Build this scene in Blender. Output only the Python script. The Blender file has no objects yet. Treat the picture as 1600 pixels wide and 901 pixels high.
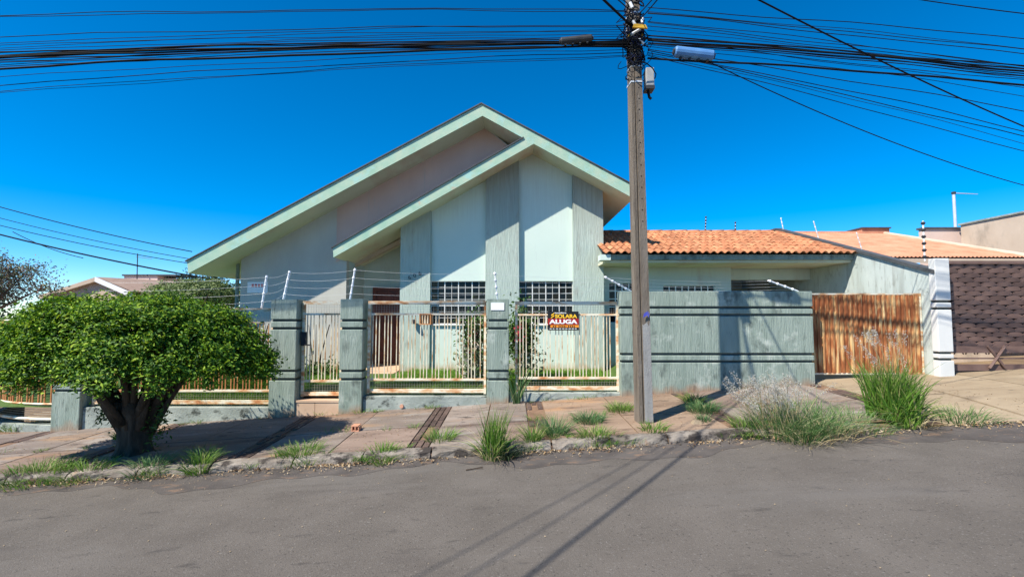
import bpy, math, random
import numpy as np
from mathutils import Vector, Matrix
random.seed(7); rng = np.random.default_rng(7)
R = math.radians
S = bpy.context.scene
COL = S.collection

# ------------------------------------------------------------------ camera, sky, sun, exposure
EYE = 1.83; FPX = 720.0; PITCH = math.atan(39.5 / FPX)
cam = bpy.data.cameras.new('camera'); cam.lens = 36 * FPX / 1600; cam.sensor_width = 36; cam.clip_end = 2000
co = bpy.data.objects.new('camera', cam); COL.objects.link(co)
co.location = (0, 0, EYE); co.rotation_euler = (R(90) + PITCH, 0, 0); S.camera = co

SUN_TRAVEL = Vector((0.80, 0.655, -1.22)).normalized()
to_sun = -SUN_TRAVEL
W = bpy.data.worlds.new('World'); S.world = W; W.use_nodes = True
nt = W.node_tree; bg = nt.nodes['Background']
sky = nt.nodes.new('ShaderNodeTexSky'); sky.sky_type = 'NISHITA'; sky.sun_disc = False
sky.sun_elevation = math.asin(to_sun.z); sky.sun_rotation = math.atan2(to_sun.x, to_sun.y)
sky.air_density = 1.0; sky.dust_density = 0.0; sky.ozone_density = 4.0; sky.altitude = 3000
hs = nt.nodes.new('ShaderNodeHueSaturation'); hs.inputs['Saturation'].default_value = 1.45; hs.inputs['Hue'].default_value = 0.497
nt.links.new(sky.outputs[0], hs.inputs['Color']); nt.links.new(hs.outputs[0], bg.inputs['Color'])
bg.inputs['Strength'].default_value = 0.13
sl = bpy.data.lights.new('sun', 'SUN'); sl.energy = 5.0; sl.angle = R(0.55); sl.color = (1.0, 0.93, 0.81)
so = bpy.data.objects.new('sun', sl); COL.objects.link(so); so.rotation_euler = SUN_TRAVEL.to_track_quat('-Z', 'Y').to_euler()
S.view_settings.view_transform = 'Standard'; S.view_settings.look = 'None'; S.view_settings.exposure = 0.7
S.view_settings.gamma = 1.0; S.view_settings.use_curve_mapping = False
S.render.engine = 'CYCLES'

# ------------------------------------------------------------------ measuring helpers (photo point at a known depth -> metres)
def _v(py): return (450.5 - py) / FPX
def Zp(py, Y):
    v = _v(py); return EYE + Y * (math.sin(PITCH) + v * math.cos(PITCH)) / (math.cos(PITCH) - v * math.sin(PITCH))
def Xp(px, Y, py=490):
    v = _v(py); return (px - 800) / FPX * Y / (math.cos(PITCH) - v * math.sin(PITCH))
def at(px, py, Y): return Vector((Xp(px, Y, py), Y, Zp(py, Y)))
SL = 0.062
def slope(x): return SL * max(-16.0, min(14.0, x))
def road_z(x, y=0): return slope(x)
KERB_Y = 6.13; FENCE_Y = 8.7
def walk_z(x, y): return 0.11 + slope(x) + 0.0233 * (y - KERB_Y)
def ground(px, py, f=walk_z):
    y = 7.0
    for _ in range(30):
        x = Xp(px, y, py); z = f(x, y)
        k = (Zp(py, 1.0) - EYE)
        y = (z - EYE) / k
    return Vector((Xp(px, y, py), y, f(Xp(px, y, py), y)))

# ------------------------------------------------------------------ materials
MATS = {}
def base_mat(name):
    m = bpy.data.materials.new(name); m.use_nodes = True; MATS[name] = m
    return m, m.node_tree, m.node_tree.nodes['Principled BSDF']
def rgba(c): return (c[0], c[1], c[2], 1)
def coords(t, stretch):
    g = t.nodes.new('ShaderNodeNewGeometry'); mp = t.nodes.new('ShaderNodeMapping')
    mp.inputs['Scale'].default_value = stretch; t.links.new(g.outputs['Position'], mp.inputs['Vector']); return mp.outputs[0]
def noise(t, scale, stretch=(1, 1, 1), detail=6, rough=0.6):
    n = t.nodes.new('ShaderNodeTexNoise'); n.inputs['Scale'].default_value = scale
    n.inputs['Detail'].default_value = detail; n.inputs['Roughness'].default_value = rough
    t.links.new(coords(t, stretch), n.inputs['Vector']); return n.outputs['Fac']
def ramp(t, fac, stops):
    r = t.nodes.new('ShaderNodeValToRGB'); e = r.color_ramp.elements
    while len(e) < len(stops): e.new(0.5)
    for el, (p, c) in zip(e, stops): el.position = p; el.color = rgba(c) if len(c) == 3 else c
    t.links.new(fac, r.inputs[0]); return r.outputs[0]
def mixc(t, fac, a, b):
    m = t.nodes.new('ShaderNodeMix'); m.data_type = 'RGBA'
    t.links.new(fac, m.inputs[0])
    for s, i in ((a, 6), (b, 7)):
        if isinstance(s, tuple): m.inputs[i].default_value = rgba(s)
        else: t.links.new(s, m.inputs[i])
    return m.outputs[2]
def mat(name, stops, scale=3, stretch=(1, 1, 1), rough=0.85, spec=0.3, metal=0.0, stains=(), bump=0.0, bscale=60, bstretch=(1, 1, 1), per_object=0.0, splash=None, detail=7, top=None):
    m, t, p = base_mat(name)
    c = ramp(t, noise(t, scale, stretch, detail), stops)
    for (col, sc, st, lo, hi) in stains:
        f = ramp(t, noise(t, sc, st, 8, 0.65), [(lo, (0, 0, 0)), (hi, (1, 1, 1))])
        c = mixc(t, f, c, col)
    if splash:   # red soil thrown up on the foot of the walls by rain, ragged upper edge
        col, h, z_ref = (splash + (0.0,))[:3]
        g = t.nodes.new('ShaderNodeNewGeometry'); sx = t.nodes.new('ShaderNodeSeparateXYZ'); t.links.new(g.outputs['Position'], sx.inputs[0])
        a = t.nodes.new('ShaderNodeMath'); a.operation = 'MULTIPLY_ADD'; a.inputs[1].default_value = -SL if z_ref == 0 else 0; t.links.new(sx.outputs[0], a.inputs[0])
        zo = t.nodes.new('ShaderNodeMath'); zo.operation = 'SUBTRACT'; zo.inputs[1].default_value = z_ref; t.links.new(sx.outputs[2], zo.inputs[0]); t.links.new(zo.outputs[0], a.inputs[2])
        b = t.nodes.new('ShaderNodeMath'); b.operation = 'MULTIPLY_ADD'; b.inputs[1].default_value = 0.45
        t.links.new(noise(t, 3.5, (1, 1, .6)), b.inputs[0]); t.links.new(a.outputs[0], b.inputs[2])
        f = ramp(t, b.outputs[0], [(0.30 + h * .3, (.85, .85, .85)), (min(.99, 0.36 + h * 1.2), (0, 0, 0))])
        c = mixc(t, f, c, col)
    if top:      # mould and soot streaks running down from the roof line, ragged lower edge
        col, z0, z1, amt = top
        g = t.nodes.new('ShaderNodeNewGeometry'); sx = t.nodes.new('ShaderNodeSeparateXYZ'); t.links.new(g.outputs['Position'], sx.inputs[0])
        b = t.nodes.new('ShaderNodeMath'); b.operation = 'MULTIPLY_ADD'; b.inputs[1].default_value = 2.6
        t.links.new(noise(t, 9, (2.5, 2.5, .12), 8, .7), b.inputs[0]); t.links.new(sx.outputs[2], b.inputs[2])
        mr = t.nodes.new('ShaderNodeMapRange'); mr.inputs[1].default_value = z0 + 1.3; mr.inputs[2].default_value = z1 + 1.3; mr.inputs[4].default_value = amt; t.links.new(b.outputs[0], mr.inputs[0])
        c = mixc(t, mr.outputs[0], c, col)
    if per_object:
        oi = t.nodes.new('ShaderNodeObjectInfo'); h = t.nodes.new('ShaderNodeHueSaturation')
        mr = t.nodes.new('ShaderNodeMapRange'); mr.inputs[3].default_value = 1 - per_object; mr.inputs[4].default_value = 1 + per_object
        t.links.new(oi.outputs['Random'], mr.inputs[0]); t.links.new(mr.outputs[0], h.inputs['Value']); t.links.new(c, h.inputs['Color']); c = h.outputs[0]
    t.links.new(c, p.inputs['Base Color'])
    p.inputs['Roughness'].default_value = rough; p.inputs['Specular IOR Level'].default_value = spec; p.inputs['Metallic'].default_value = metal
    if bump:
        b = t.nodes.new('ShaderNodeBump'); b.inputs['Strength'].default_value = bump; b.inputs['Distance'].default_value = 0.02
        t.links.new(noise(t, bscale, bstretch, 5), b.inputs['Height']); t.links.new(b.outputs[0], p.inputs['Normal'])
    return m
def leafmat(name, stops, trans=0.35, rough=0.45, bright=(0.5, 0.5)):
    m, t, p = base_mat(name)
    g = t.nodes.new('ShaderNodeNewGeometry')
    c = ramp(t, g.outputs['Random Per Island'], stops)
    t.links.new(c, p.inputs['Base Color']); p.inputs['Roughness'].default_value = rough; p.inputs['Specular IOR Level'].default_value = 0.35
    tr = t.nodes.new('ShaderNodeBsdfTranslucent'); t.links.new(c, tr.inputs[0])
    mx = t.nodes.new('ShaderNodeMixShader'); mx.inputs[0].default_value = trans
    t.links.new(p.outputs[0], mx.inputs[1]); t.links.new(tr.outputs[0], mx.inputs[2])
    t.links.new(mx.outputs[0], t.nodes['Material Output'].inputs[0]); return m

SOIL = (0.34, 0.17, 0.09)
mat('asphalt', [(.3, (.098, .085, .073)), (.5, (.118, .103, .089)), (.72, (.140, .123, .107))], 1.3, rough=.93, bump=.5, bscale=90,
    stains=[((.068, .060, .056), .8, (.3, 1.6, 1), .60, .80), ((.21, .195, .178), 55, (1, 1, 1), .58, .70), ((.032, .029, .027), 42, (1, 1, 1), .58, .70), ((.15, .138, .126), 22, (1, 1, 1), .60, .78), ((.06, .053, .048), 5, (.5, 1.4, 1), .60, .75), ((.145, .132, .12), .5, (.25, 1.3, 1), .52, .70), ((.07, .061, .056), .45, (.4, 1.1, 1), .57, .68)])
mat('gutter_tar', [(.3, (.06, .052, .048)), (.7, (.12, .105, .095))], 2.2, rough=.9, bump=.5, bscale=60, stains=[((.22, .14, .09), 5, (1, 2, 1), .55, .75)])
def slabmat(name, k, w):
    c = lambda a, b_, d: (a * k * w[0], b_ * k * w[1], d * k * w[2])
    mat(name, [(.25, c(.16, .125, .105)), (.5, c(.235, .19, .16)), (.75, c(.30, .25, .215))], 1.2, (.7, 2.4, 1), bump=.5, bscale=40, per_object=.10,
        stains=[(c(.12, .085, .07), .9, (.5, 2.4, 1), .54, .70), (c(.36, .23, .135), .8, (.6, 2, 1), .57, .70), (c(.31, .28, .25), 1.5, (.5, 2.2, 1), .57, .66), (c(.075, .06, .052), 5, (.7, 2, 1), .58, .68), (c(.07, .055, .045), 26, (1, 1, 1), .62, .72)])
slabmat('slab_grey', .92, (1, 1, 1)); slabmat('slab_pink', .86, (1.07, .96, .90)); slabmat('slab_orange', 1.0, (1.12, .98, .82))
mat('driveway_concrete', [(.25, (.22, .165, .105)), (.6, (.33, .26, .175)), (.8, (.40, .335, .245))], 1.0, (1, 2, 1), bump=.3, bscale=45, per_object=.08,
    stains=[((.19, .145, .10), 1.1, (1, 2.5, 1), .54, .72), ((.12, .095, .07), 6, (.6, 2, 1), .60, .70)])
mat('strip_tile', [(.3, (.06, .040, .034)), (.7, (.13, .088, .072))], 6, bump=.4, bscale=40, per_object=.25)
mat('bedding', [(.3, (.14, .085, .055)), (.7, (.26, .16, .10))], 4, bump=.6, bscale=30)
mat('kerb_stone', [(.28, (.12, .10, .082)), (.5, (.22, .19, .16)), (.75, (.31, .28, .24))], 3, bump=.8, bscale=25, per_object=.12,
    stains=[((.045, .037, .032), 3.2, (1, 1, 1.5), .50, .58), ((.26, .14, .075), 3, (1, 1, 1), .6, .75)])
mat('earth', [(.3, (.13, .085, .05)), (.7, (.24, .17, .10))], 2, bump=.6, bscale=20)
# green plaster family
mat('plaster_wall', [(.3, (.46, .54, .50)), (.55, (.53, .61, .56)), (.8, (.57, .65, .60))], 1.2, (1, 1, .5), rough=.8, bump=.08, bscale=80,
    stains=[((.40, .44, .41), 5, (2.2, 2.2, .25), .60, .80), ((.44, .42, .38), 1.2, (1.5, 1.5, .5), .58, .76)], splash=((.42, .33, .22), .12, .33))
mat('plaster_left', [(.3, (.44, .42, .37)), (.55, (.50, .49, .43)), (.8, (.55, .54, .48))], 1.2, (1, 1, .5), rough=.85, bump=.08, bscale=70, stains=[((.44, .41, .38), 1.3, (1.5, 1.5, .4), .52, .74), ((.42, .43, .39), 6, (3, 3, .2), .58, .78)], splash=((.42, .33, .22), .12, .33))
mat('plaster_pale', [(.3, (.57, .68, .61)), (.8, (.63, .73, .66))], 1.0, rough=.8, bump=.06, bscale=80, stains=[((.50, .56, .53), 4, (2, 2, .2), .62, .85)], top=((.36, .36, .32), 4.2, 6.4, .5), splash=((.46, .37, .25), .12, .33))
mat('plaster_pink', [(.3, (.52, .36, .30)), (.7, (.60, .43, .36))], 1.3, (1, 1, .4), rough=.85, bump=.08, bscale=70, stains=[((.38, .36, .34), 3, (3, 3, .2), .58, .8)])
mat('plaster_grooved', [(.3, (.40, .48, .42)), (.6, (.46, .54, .48)), (.8, (.50, .58, .52))], 8, (3, 3, .15), rough=.9, bump=.9, bscale=38, bstretch=(1.6, 1.6, .10),
    stains=[((.30, .32, .28), 16, (3, 3, .10), .62, .78), ((.31, .31, .27), 2.0, (2, 2, .6), .58, .76)], top=((.19, .165, .13), 3.5, 5.5, .65), splash=((.42, .33, .22), .12, .33))
mat('plaster_fence', [(.3, (.20, .255, .215)), (.55, (.275, .335, .288)), (.8, (.34, .395, .345))], 3.0, (2, 2, .3), rough=.9, bump=.8, bscale=36, bstretch=(1.6, 1.6, .12),
    stains=[((.10, .125, .11), 3.0, (1.3, 1.3, .7), .54, .70), ((.46, .51, .45), 2.5, (1, 1, 1.0), .58, .72), ((.09, .11, .10), 11, (1.5, 1.5, .35), .60, .72)], splash=(SOIL, .15))
mat('plaster_old_base', [(.3, (.22, .25, .225)), (.7, (.38, .42, .38))], 3, (1, 1, 1), rough=.9, bump=.5, bscale=30,
    stains=[((.075, .085, .075), 4.5, (1, 1, 1.4), .54, .64)])
mat('groove_dark', [(.3, (.045, .055, .05)), (.7, (.09, .105, .1))], 6)
mat('fascia_paint', [(.3, (.29, .48, .37)), (.5, (.37, .52, .40)), (.75, (.48, .55, .41))], 2.2, (1.4, 1.4, 1.4), rough=.7, bump=.12, bscale=50,
    stains=[((.34, .56, .50), 2.6, (1, 1, 1), .55, .66), ((.52, .40, .28), 3.2, (1, 1, 1), .62, .74), ((.26, .34, .29), 9, (3, 3, .3), .62, .80)])
mat('soffit_paint', [(.3, (.58, .63, .47)), (.7, (.68, .70, .54))], 1.1, rough=.8, bump=.05, bscale=60, stains=[((.56, .44, .33), .8, (1, .5, 1), .50, .70)])
mat('roof_metal', [(.3, (.05, .055, .06)), (.7, (.10, .105, .11))], 5, rough=.6)
mat('white_paint', [(.3, (.72, .72, .69)), (.7, (.80, .80, .77))], 5, rough=.6, stains=[((.55, .50, .44), 5, (1, 1, .4), .62, .8)])
mat('white_clean', [(.3, (.78, .79, .80)), (.7, (.84, .84, .84))], 3, rough=.5)
mat('neighbour_white', [(.3, (.60, .61, .59)), (.7, (.70, .70, .68))], 2, rough=.8, stains=[((.55, .54, .50), 2.2, (2, 2, .5), .58, .75)])
mat('stained_boundary', [(.3, (.42, .48, .45)), (.6, (.52, .58, .55)), (.8, (.58, .63, .60))], 2.2, (1, 1.6, .5), rough=.85, bump=.2, bscale=40,
    stains=[((.33, .35, .32), 2.0, (1, 2.4, .3), .52, .70), ((.12, .13, .12), 1.6, (1, 1.5, 2), .62, .72), ((.30, .32, .29), 6, (1, 2, .5), .56, .70)])
mat('beige_wall', [(.3, (.47, .37, .28)), (.7, (.58, .47, .37))], 1.2, (1, 1, .8), rough=.9, bump=.1, stains=[((.30, .25, .20), 1.4, (1, 1, .4), .57, .75)])
mat('pink_wall', [(.3, (.62, .47, .40)), (.7, (.68, .53, .46))], 1.2, rough=.9)
mat('clay_tile', [(.25, (.29, .105, .05)), (.5, (.42, .175, .085)), (.8, (.52, .26, .135))], 3.5, rough=.85, bump=.15, bscale=60, per_object=.26,
    stains=[((.15, .07, .045), 7, (1, 1, 1), .60, .74), ((.58, .36, .22), 3, (1, 1, 1), .60, .76)])
mat('clay_far', [(.3, (.42, .17, .10)), (.5, (.50, .23, .14)), (.8, (.56, .30, .20))], 2.5, (1, 1, 1), rough=.9, stains=[((.35, .16, .10), 9, (.5, 2, 1), .62, .72)])
mat('rusty_bar', [(.33, (.38, .18, .075)), (.43, (.60, .43, .25)), (.52, (.72, .65, .49)), (.8, (.77, .73, .59))], 5, (4, 4, .9), rough=.75, bump=.2, bscale=60, detail=8)
mat('rusty_rail', [(.36, (.50, .20, .08)), (.45, (.66, .42, .23)), (.56, (.76, .70, .55))], 4.5, (.7, .7, 2), rough=.75, bump=.2, bscale=60)
mat('very_rusty_bar', [(.3, (.33, .12, .045)), (.55, (.50, .22, .085)), (.72, (.62, .40, .20))], 4, (3, 3, .9), rough=.85, bump=.2, bscale=60)
mat('rusty_sheet', [(.40, (.21, .065, .022)), (.50, (.37, .14, .05)), (.60, (.54, .34, .15)), (.8, (.64, .50, .28))], 3.2, (3.2, 3.2, .55), rough=.75, bump=.2, bscale=50, detail=9,
    stains=[((.22, .070, .025), 1.9, (1.3, 1.3, 1.0), .50, .60), ((.62, .47, .24), 7, (3.6, 3.6, .2), .56, .68)])
mat('wire_steel', [(.3, (.30, .28, .22)), (.7, (.45, .42, .35))], 9, rough=.6)
mat('galvanised', [(.3, (.60, .61, .61)), (.7, (.72, .73, .73))], 9, rough=.45, metal=.3)
mat('box_grey', [(.3, (.27, .28, .28)), (.7, (.36, .37, .37))], 9, rough=.6, stains=[((.45, .42, .25), 6, (1, 1, 1), .6, .75)])
mat('dark_metal', [(.3, (.025, .026, .028)), (.7, (.05, .05, .052))], 8, rough=.5)
mat('cable_black', [(.3, (.005, .006, .008)), (.7, (.011, .012, .015))], 3, rough=.8, spec=.12)
mat('cable_blue', [(.3, (.007, .010, .030)), (.7, (.011, .016, .045))], 3, rough=.8, spec=.12)
mat('splice_blue', [(.3, (.07, .19, .42)), (.7, (.11, .26, .50))], 6, rough=.5, stains=[((.25, .33, .45), 6, (1, 1, 1), .6, .75)])
mat('strap_yellow', [(.3, (.55, .30, .03)), (.7, (.72, .42, .05))], 8)
mat('pole_concrete', [(.28, (.095, .075, .058)), (.5, (.165, .135, .105)), (.75, (.23, .195, .16))], 3, (4, 4, .5), rough=.9, bump=.6, bscale=50, bstretch=(1, 1, .3),
    stains=[((.09, .075, .065), 6, (3, 3, .3), .58, .70), ((.42, .39, .35), 5, (3, 3, .35), .64, .76)])
mat('pole_band_paint', [(.3, (.26, .25, .235)), (.7, (.35, .345, .33))], 5, (3, 3, .5), rough=.9, bump=.4, bscale=50, stains=[((.18, .17, .16), 5, (2, 2, .5), .56, .72)])
mat('spray_blue', [(.3, (.03, .05, .42)), (.7, (.05, .08, .55))], 6)
mat('hole_dark', [(.3, (.012, .011, .010)), (.7, (.02, .018, .017))], 6)
mat('door_wood', [(.3, (.115, .03, .018)), (.7, (.21, .06, .035))], 6, (4, 4, .4), rough=.5, bump=.1)
mat('terracotta_floor', [(.3, (.50, .33, .22)), (.7, (.62, .45, .32))], 2.5, rough=.7, stains=[((.38, .24, .16), 5, (1, 1, 1), .6, .75)])
mat('brown_paint', [(.3, (.15, .092, .078)), (.7, (.205, .132, .11))], 4, rough=.7, per_object=.16, stains=[((.24, .17, .14), 3, (1, 1, 1), .6, .78)])
mat('gap_shade_brown', [(.3, (.05, .032, .028)), (.7, (.07, .046, .04))], 4, rough=.8)  # dark colour painted as the shade seen through the lattice gaps
mat('sign_black', [(.3, (.012, .012, .014)), (.7, (.02, .02, .022))], 4, rough=.4)
mat('sign_red', [(.3, (.30, .015, .012)), (.7, (.36, .02, .016))], 4, rough=.4)
mat('sign_orange', [(.3, (.80, .26, .02)), (.7, (.86, .32, .03))], 4, rough=.4)
mat('sign_yellow', [(.3, (.86, .50, .03)), (.7, (.90, .56, .04))], 4, rough=.4)
mat('sign_white', [(.3, (.80, .80, .80)), (.7, (.85, .85, .85))], 4, rough=.4)
mat('plaque_red', [(.3, (.60, .16, .16)), (.7, (.66, .2, .2))], 4)
mat('number_metal', [(.3, (.055, .085, .095)), (.7, (.09, .12, .13))], 4, rough=.4)
mat('brick_red', [(.3, (.50, .22, .12)), (.7, (.62, .33, .22))], 10, bump=.4)
mat('bark', [(.3, (.035, .024, .017)), (.55, (.07, .048, .034)), (.8, (.13, .09, .065))], 5, (4, 4, .7), rough=.95, bump=1.0, bscale=24, bstretch=(1, 1, .25))
mat('bark_pale', [(.3, (.16, .12, .10)), (.7, (.28, .22, .18))], 5, (3, 3, .7), rough=.95)
m, t, p = base_mat('window_glass')
p.inputs['Base Color'].default_value = (.006, .008, .009, 1); p.inputs['Roughness'].default_value = .06; p.inputs['Specular IOR Level'].default_value = .18
n = noise(t, 2.2); b = t.nodes.new('ShaderNodeBump'); b.inputs['Strength'].default_value = .08; t.links.new(n, b.inputs['Height']); t.links.new(b.outputs[0], p.inputs['Normal'])
leafmat('leaf_hedge', [(0, (.018, .06, .008)), (.35, (.05, .14, .010)), (.7, (.15, .30, .012)), (1, (.36, .48, .03))], .28, .62)
leafmat('leaf_garden', [(0, (.03, .075, .015)), (.6, (.06, .14, .025)), (1, (.12, .20, .04))], .3)
leafmat('leaf_variegated', [(0, (.06, .13, .03)), (.45, (.30, .36, .20)), (.75, (.60, .58, .46)), (1, (.70, .60, .50))], .3)
leafmat('leaf_reddish', [(0, (.13, .10, .09)), (.35, (.22, .13, .11)), (.5, (.12, .15, .07)), (1, (.16, .20, .09))], .25)
leafmat('leaf_olive', [(0, (.10, .15, .05)), (.5, (.16, .22, .07)), (1, (.22, .28, .10))], .3)
leafmat('leaf_dark', [(0, (.02, .04, .018)), (1, (.05, .075, .03))], .2)
leafmat('petal_red', [(0, (.45, .03, .05)), (1, (.60, .10, .12))], .3)
leafmat('grass_lawn', [(0, (.08, .20, .018)), (.5, (.13, .29, .022)), (.85, (.20, .36, .04)), (1, (.32, .33, .10))], .4, .7)
leafmat('grass_weed', [(0, (.06, .15, .02)), (.5, (.12, .25, .03)), (.8, (.20, .32, .05)), (1, (.40, .37, .17))], .35, .55)
leafmat('grass_blue', [(0, (.05, .13, .045)), (.5, (.09, .20, .07)), (.85, (.15, .26, .09)), (1, (.34, .33, .16))], .35, .55)
leafmat('grass_feather', [(0, (.06, .14, .045)), (.45, (.11, .22, .06)), (.8, (.18, .29, .10)), (1, (.42, .38, .22))], .35, .6)
leafmat('grass_dry', [(0, (.34, .26, .13)), (.5, (.46, .37, .20)), (1, (.56, .48, .30))], .3, .8)
leafmat('plume', [(0, (.55, .53, .48)), (.5, (.68, .66, .60)), (1, (.76, .74, .70))], .5, .9)
leafmat('litter', [(0, (.20, .11, .06)), (.5, (.36, .25, .13)), (1, (.50, .42, .30))], .1, .9)

# ------------------------------------------------------------------ mesh helpers
class MB:
    def __init__(s): s.v = []; s.f = []
    def add(s, vs, fs):
        o = len(s.v); s.v += [tuple(v) for v in vs]; s.f += [tuple(i + o for i in f) for f in fs]; return s
    def box(s, x0, x1, y0, y1, z0, z1):
        return s.hexa([(x0, y0, z0), (x1, y0, z0), (x1, y1, z0), (x0, y1, z0), (x0, y0, z1), (x1, y0, z1), (x1, y1, z1), (x0, y1, z1)])
    def hexa(s, p): return s.add(p, [(3, 2, 1, 0), (4, 5, 6, 7), (0, 1, 5, 4), (1, 2, 6, 5), (2, 3, 7, 6), (3, 0, 4, 7)])
    def prism_y(s, poly, y0, y1):      # poly of (x, z)
        n = len(poly); vs = [(x, y0, z) for x, z in poly] + [(x, y1, z) for x, z in poly]
        fs = [tuple(range(n)), tuple(range(2 * n - 1, n - 1, -1))] + [(i, i + n, (i + 1) % n + n, (i + 1) % n) for i in range(n)]
        return s.add(vs, fs)
    def prism_x(s, poly, x0, x1):      # poly of (y, z)
        n = len(poly); vs = [(x0, y, z) for y, z in poly] + [(x1, y, z) for y, z in poly]
        fs = [tuple(range(n)), tuple(range(2 * n - 1, n - 1, -1))] + [(i, i + n, (i + 1) % n + n, (i + 1) % n) for i in range(n)]
        return s.add(vs, fs)
    def tube(s, path, rad, sides=6, cap=True, jitter=0):
        path = [Vector(p) for p in path]; n = len(path)
        if not hasattr(rad, '__len__'): rad = [rad] * n
        rings = []
        up = Vector((0, 0, 1))
        for i, p in enumerate(path):
            d = (path[min(i + 1, n - 1)] - path[max(i - 1, 0)]).normalized()
            a = d.cross(up)
            if a.length < .05: a = d.cross(Vector((0, 1, 0)))
            a.normalize(); b = a.cross(d)
            rings.append([p + (a * math.cos(2 * math.pi * k / sides) + b * math.sin(2 * math.pi * k / sides)) * rad[i] * (1 + jitter * random.uniform(-1, 1)) for k in range(sides)])
        fs = []
        for i in range(n - 1):
            for k in range(sides):
                k2 = (k + 1) % sides; fs.append((i * sides + k, i * sides + k2, (i + 1) * sides + k2, (i + 1) * sides + k))
        if cap: fs += [tuple(range(sides - 1, -1, -1)), tuple((n - 1) * sides + k for k in range(sides))]
        return s.add([v for r in rings for v in r], fs)
    def mesh(s, name, smooth=False):
        me = bpy.data.meshes.new(name); me.from_pydata(s.v, [], s.f); me.update()
        import bmesh
        bm = bmesh.new(); bm.from_mesh(me); bmesh.ops.recalc_face_normals(bm, faces=bm.faces); bm.to_mesh(me); bm.free()
        if smooth: me.polygons.foreach_set('use_smooth', [True] * len(me.polygons))
        return me
    def build(s, name, m, parent=None, smooth=False, bevel=0, **kw):
        me = s.mesh(name, smooth); me.materials.append(MATS[m])
        o = bpy.data.objects.new(name, me); COL.objects.link(o)
        if parent: o.parent = parent
        if bevel:
            md = o.modifiers.new('bevel', 'BEVEL'); md.width = bevel; md.segments = 2; md.limit_method = 'ANGLE'
        return tag(o, **kw)
def tag(o, label=None, cat=None, group=None, kind=None):
    if label: o['label'] = label
    if cat: o['category'] = cat
    if group: o['group'] = group
    if kind: o['kind'] = kind
    return o
def empty(name, loc=(0, 0, 0), **kw):
    o = bpy.data.objects.new(name, None); COL.objects.link(o); o.location = loc; o.empty_display_size = .1
    return tag(o, **kw)
def root_at(name, loc, **kw):     # parts below are modelled in world metres: parent inverse keeps them there
    o = empty(name, loc, **kw); return o
def under(child, parent):
    child.parent = parent; child.matrix_parent_inverse = Matrix.Translation(-Vector(parent.location)); return child
def part(mb, name, m, root, **kw):
    o = mb.build(name, m, None, **kw)
    return under(o, root) if root.type == 'EMPTY' else setp(o, root)
def setp(o, parent):              # parent is a mesh modelled in world metres (identity transform, perhaps below an empty)
    o.parent = parent; return o
def inst(me, name, parent, mw):   # a piece that shares mesh data, placed by a world matrix
    o = bpy.data.objects.new(name, me); COL.objects.link(o); o.parent = parent
    if parent.type == 'EMPTY': o.matrix_parent_inverse = Matrix.Translation(-Vector(parent.location))
    o.matrix_basis = mw; return o
def npmesh(name, v, f, m, parent=None, **kw):   # v (n,3), f (k,4) quads or (k,3)
    me = bpy.data.meshes.new(name); k = f.shape[1]
    me.vertices.add(len(v)); me.vertices.foreach_set('co', v.astype(np.float32).ravel())
    me.loops.add(f.size); me.loops.foreach_set('vertex_index', f.astype(np.int32).ravel())
    me.polygons.add(len(f)); me.polygons.foreach_set('loop_start', np.arange(0, f.size, k, dtype=np.int32))
    me.update(calc_edges=True); me.materials.append(MATS[m])
    o = bpy.data.objects.new(name, me); COL.objects.link(o)
    if parent: under(o, parent) if parent.type == 'EMPTY' else setp(o, parent)
    return tag(o, **kw)
def unit(a): return a / np.maximum(np.linalg.norm(a, axis=1, keepdims=True), 1e-6)
def leaves(pos, nrm, length, width):            # folded diamond leaves: two quads-as-tris sharing a midrib
    n = len(pos); nrm = unit(nrm); r = unit(rng.normal(size=(n, 3))); a = unit(np.cross(nrm, r)); b = np.cross(nrm, a)
    L = (length * rng.uniform(.65, 1.25, n))[:, None]; w = (width * rng.uniform(.7, 1.2, n))[:, None]
    base = pos - a * L * .5; tip = pos + a * L * .5 - nrm * L * .12; mid = pos + nrm * 0
    l = mid + b * w * .5 + nrm * w * .22; rr = mid - b * w * .5 + nrm * w * .22
    v = np.stack([base, l, tip, rr], 1).reshape(-1, 3)
    i = np.arange(n)[:, None] * 4
    f = np.concatenate([i + np.array([[0, 2, 1]]), i + np.array([[0, 3, 2]])], 1).reshape(-1, 3)
    return v, f
def blades(base, dirs, length, width, droop, seg=4):   # grass blades, tapering strips that bend over
    n = len(base); side = unit(np.cross(dirs, np.array([0, 0, 1.0])) + rng.normal(size=(n, 3)) * .25)
    h = dirs.copy(); h[:, 2] = 0; h = unit(h + rng.normal(size=(n, 3)) * np.array([.05, .05, 0]))
    vs = []
    for k in range(seg + 1):
        s = k / seg; w = width * (1 - s ** 1.6) * .5 + .0004
        c = base + dirs * (length * s)[:, None] + h * (droop * length * s * s)[:, None] - np.array([0, 0, 1.0]) * (droop * length * .55 * s ** 2.4)[:, None]
        vs += [c - side * w[:, None], c + side * w[:, None]]
    v = np.stack(vs, 1).reshape(-1, 3); i = np.arange(n)[:, None] * (2 * seg + 2)
    f = np.concatenate([i + np.array([[2 * k, 2 * k + 1, 2 * k + 3, 2 * k + 2]]) for k in range(seg)], 1).reshape(-1, 4)
    return v, f
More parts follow.
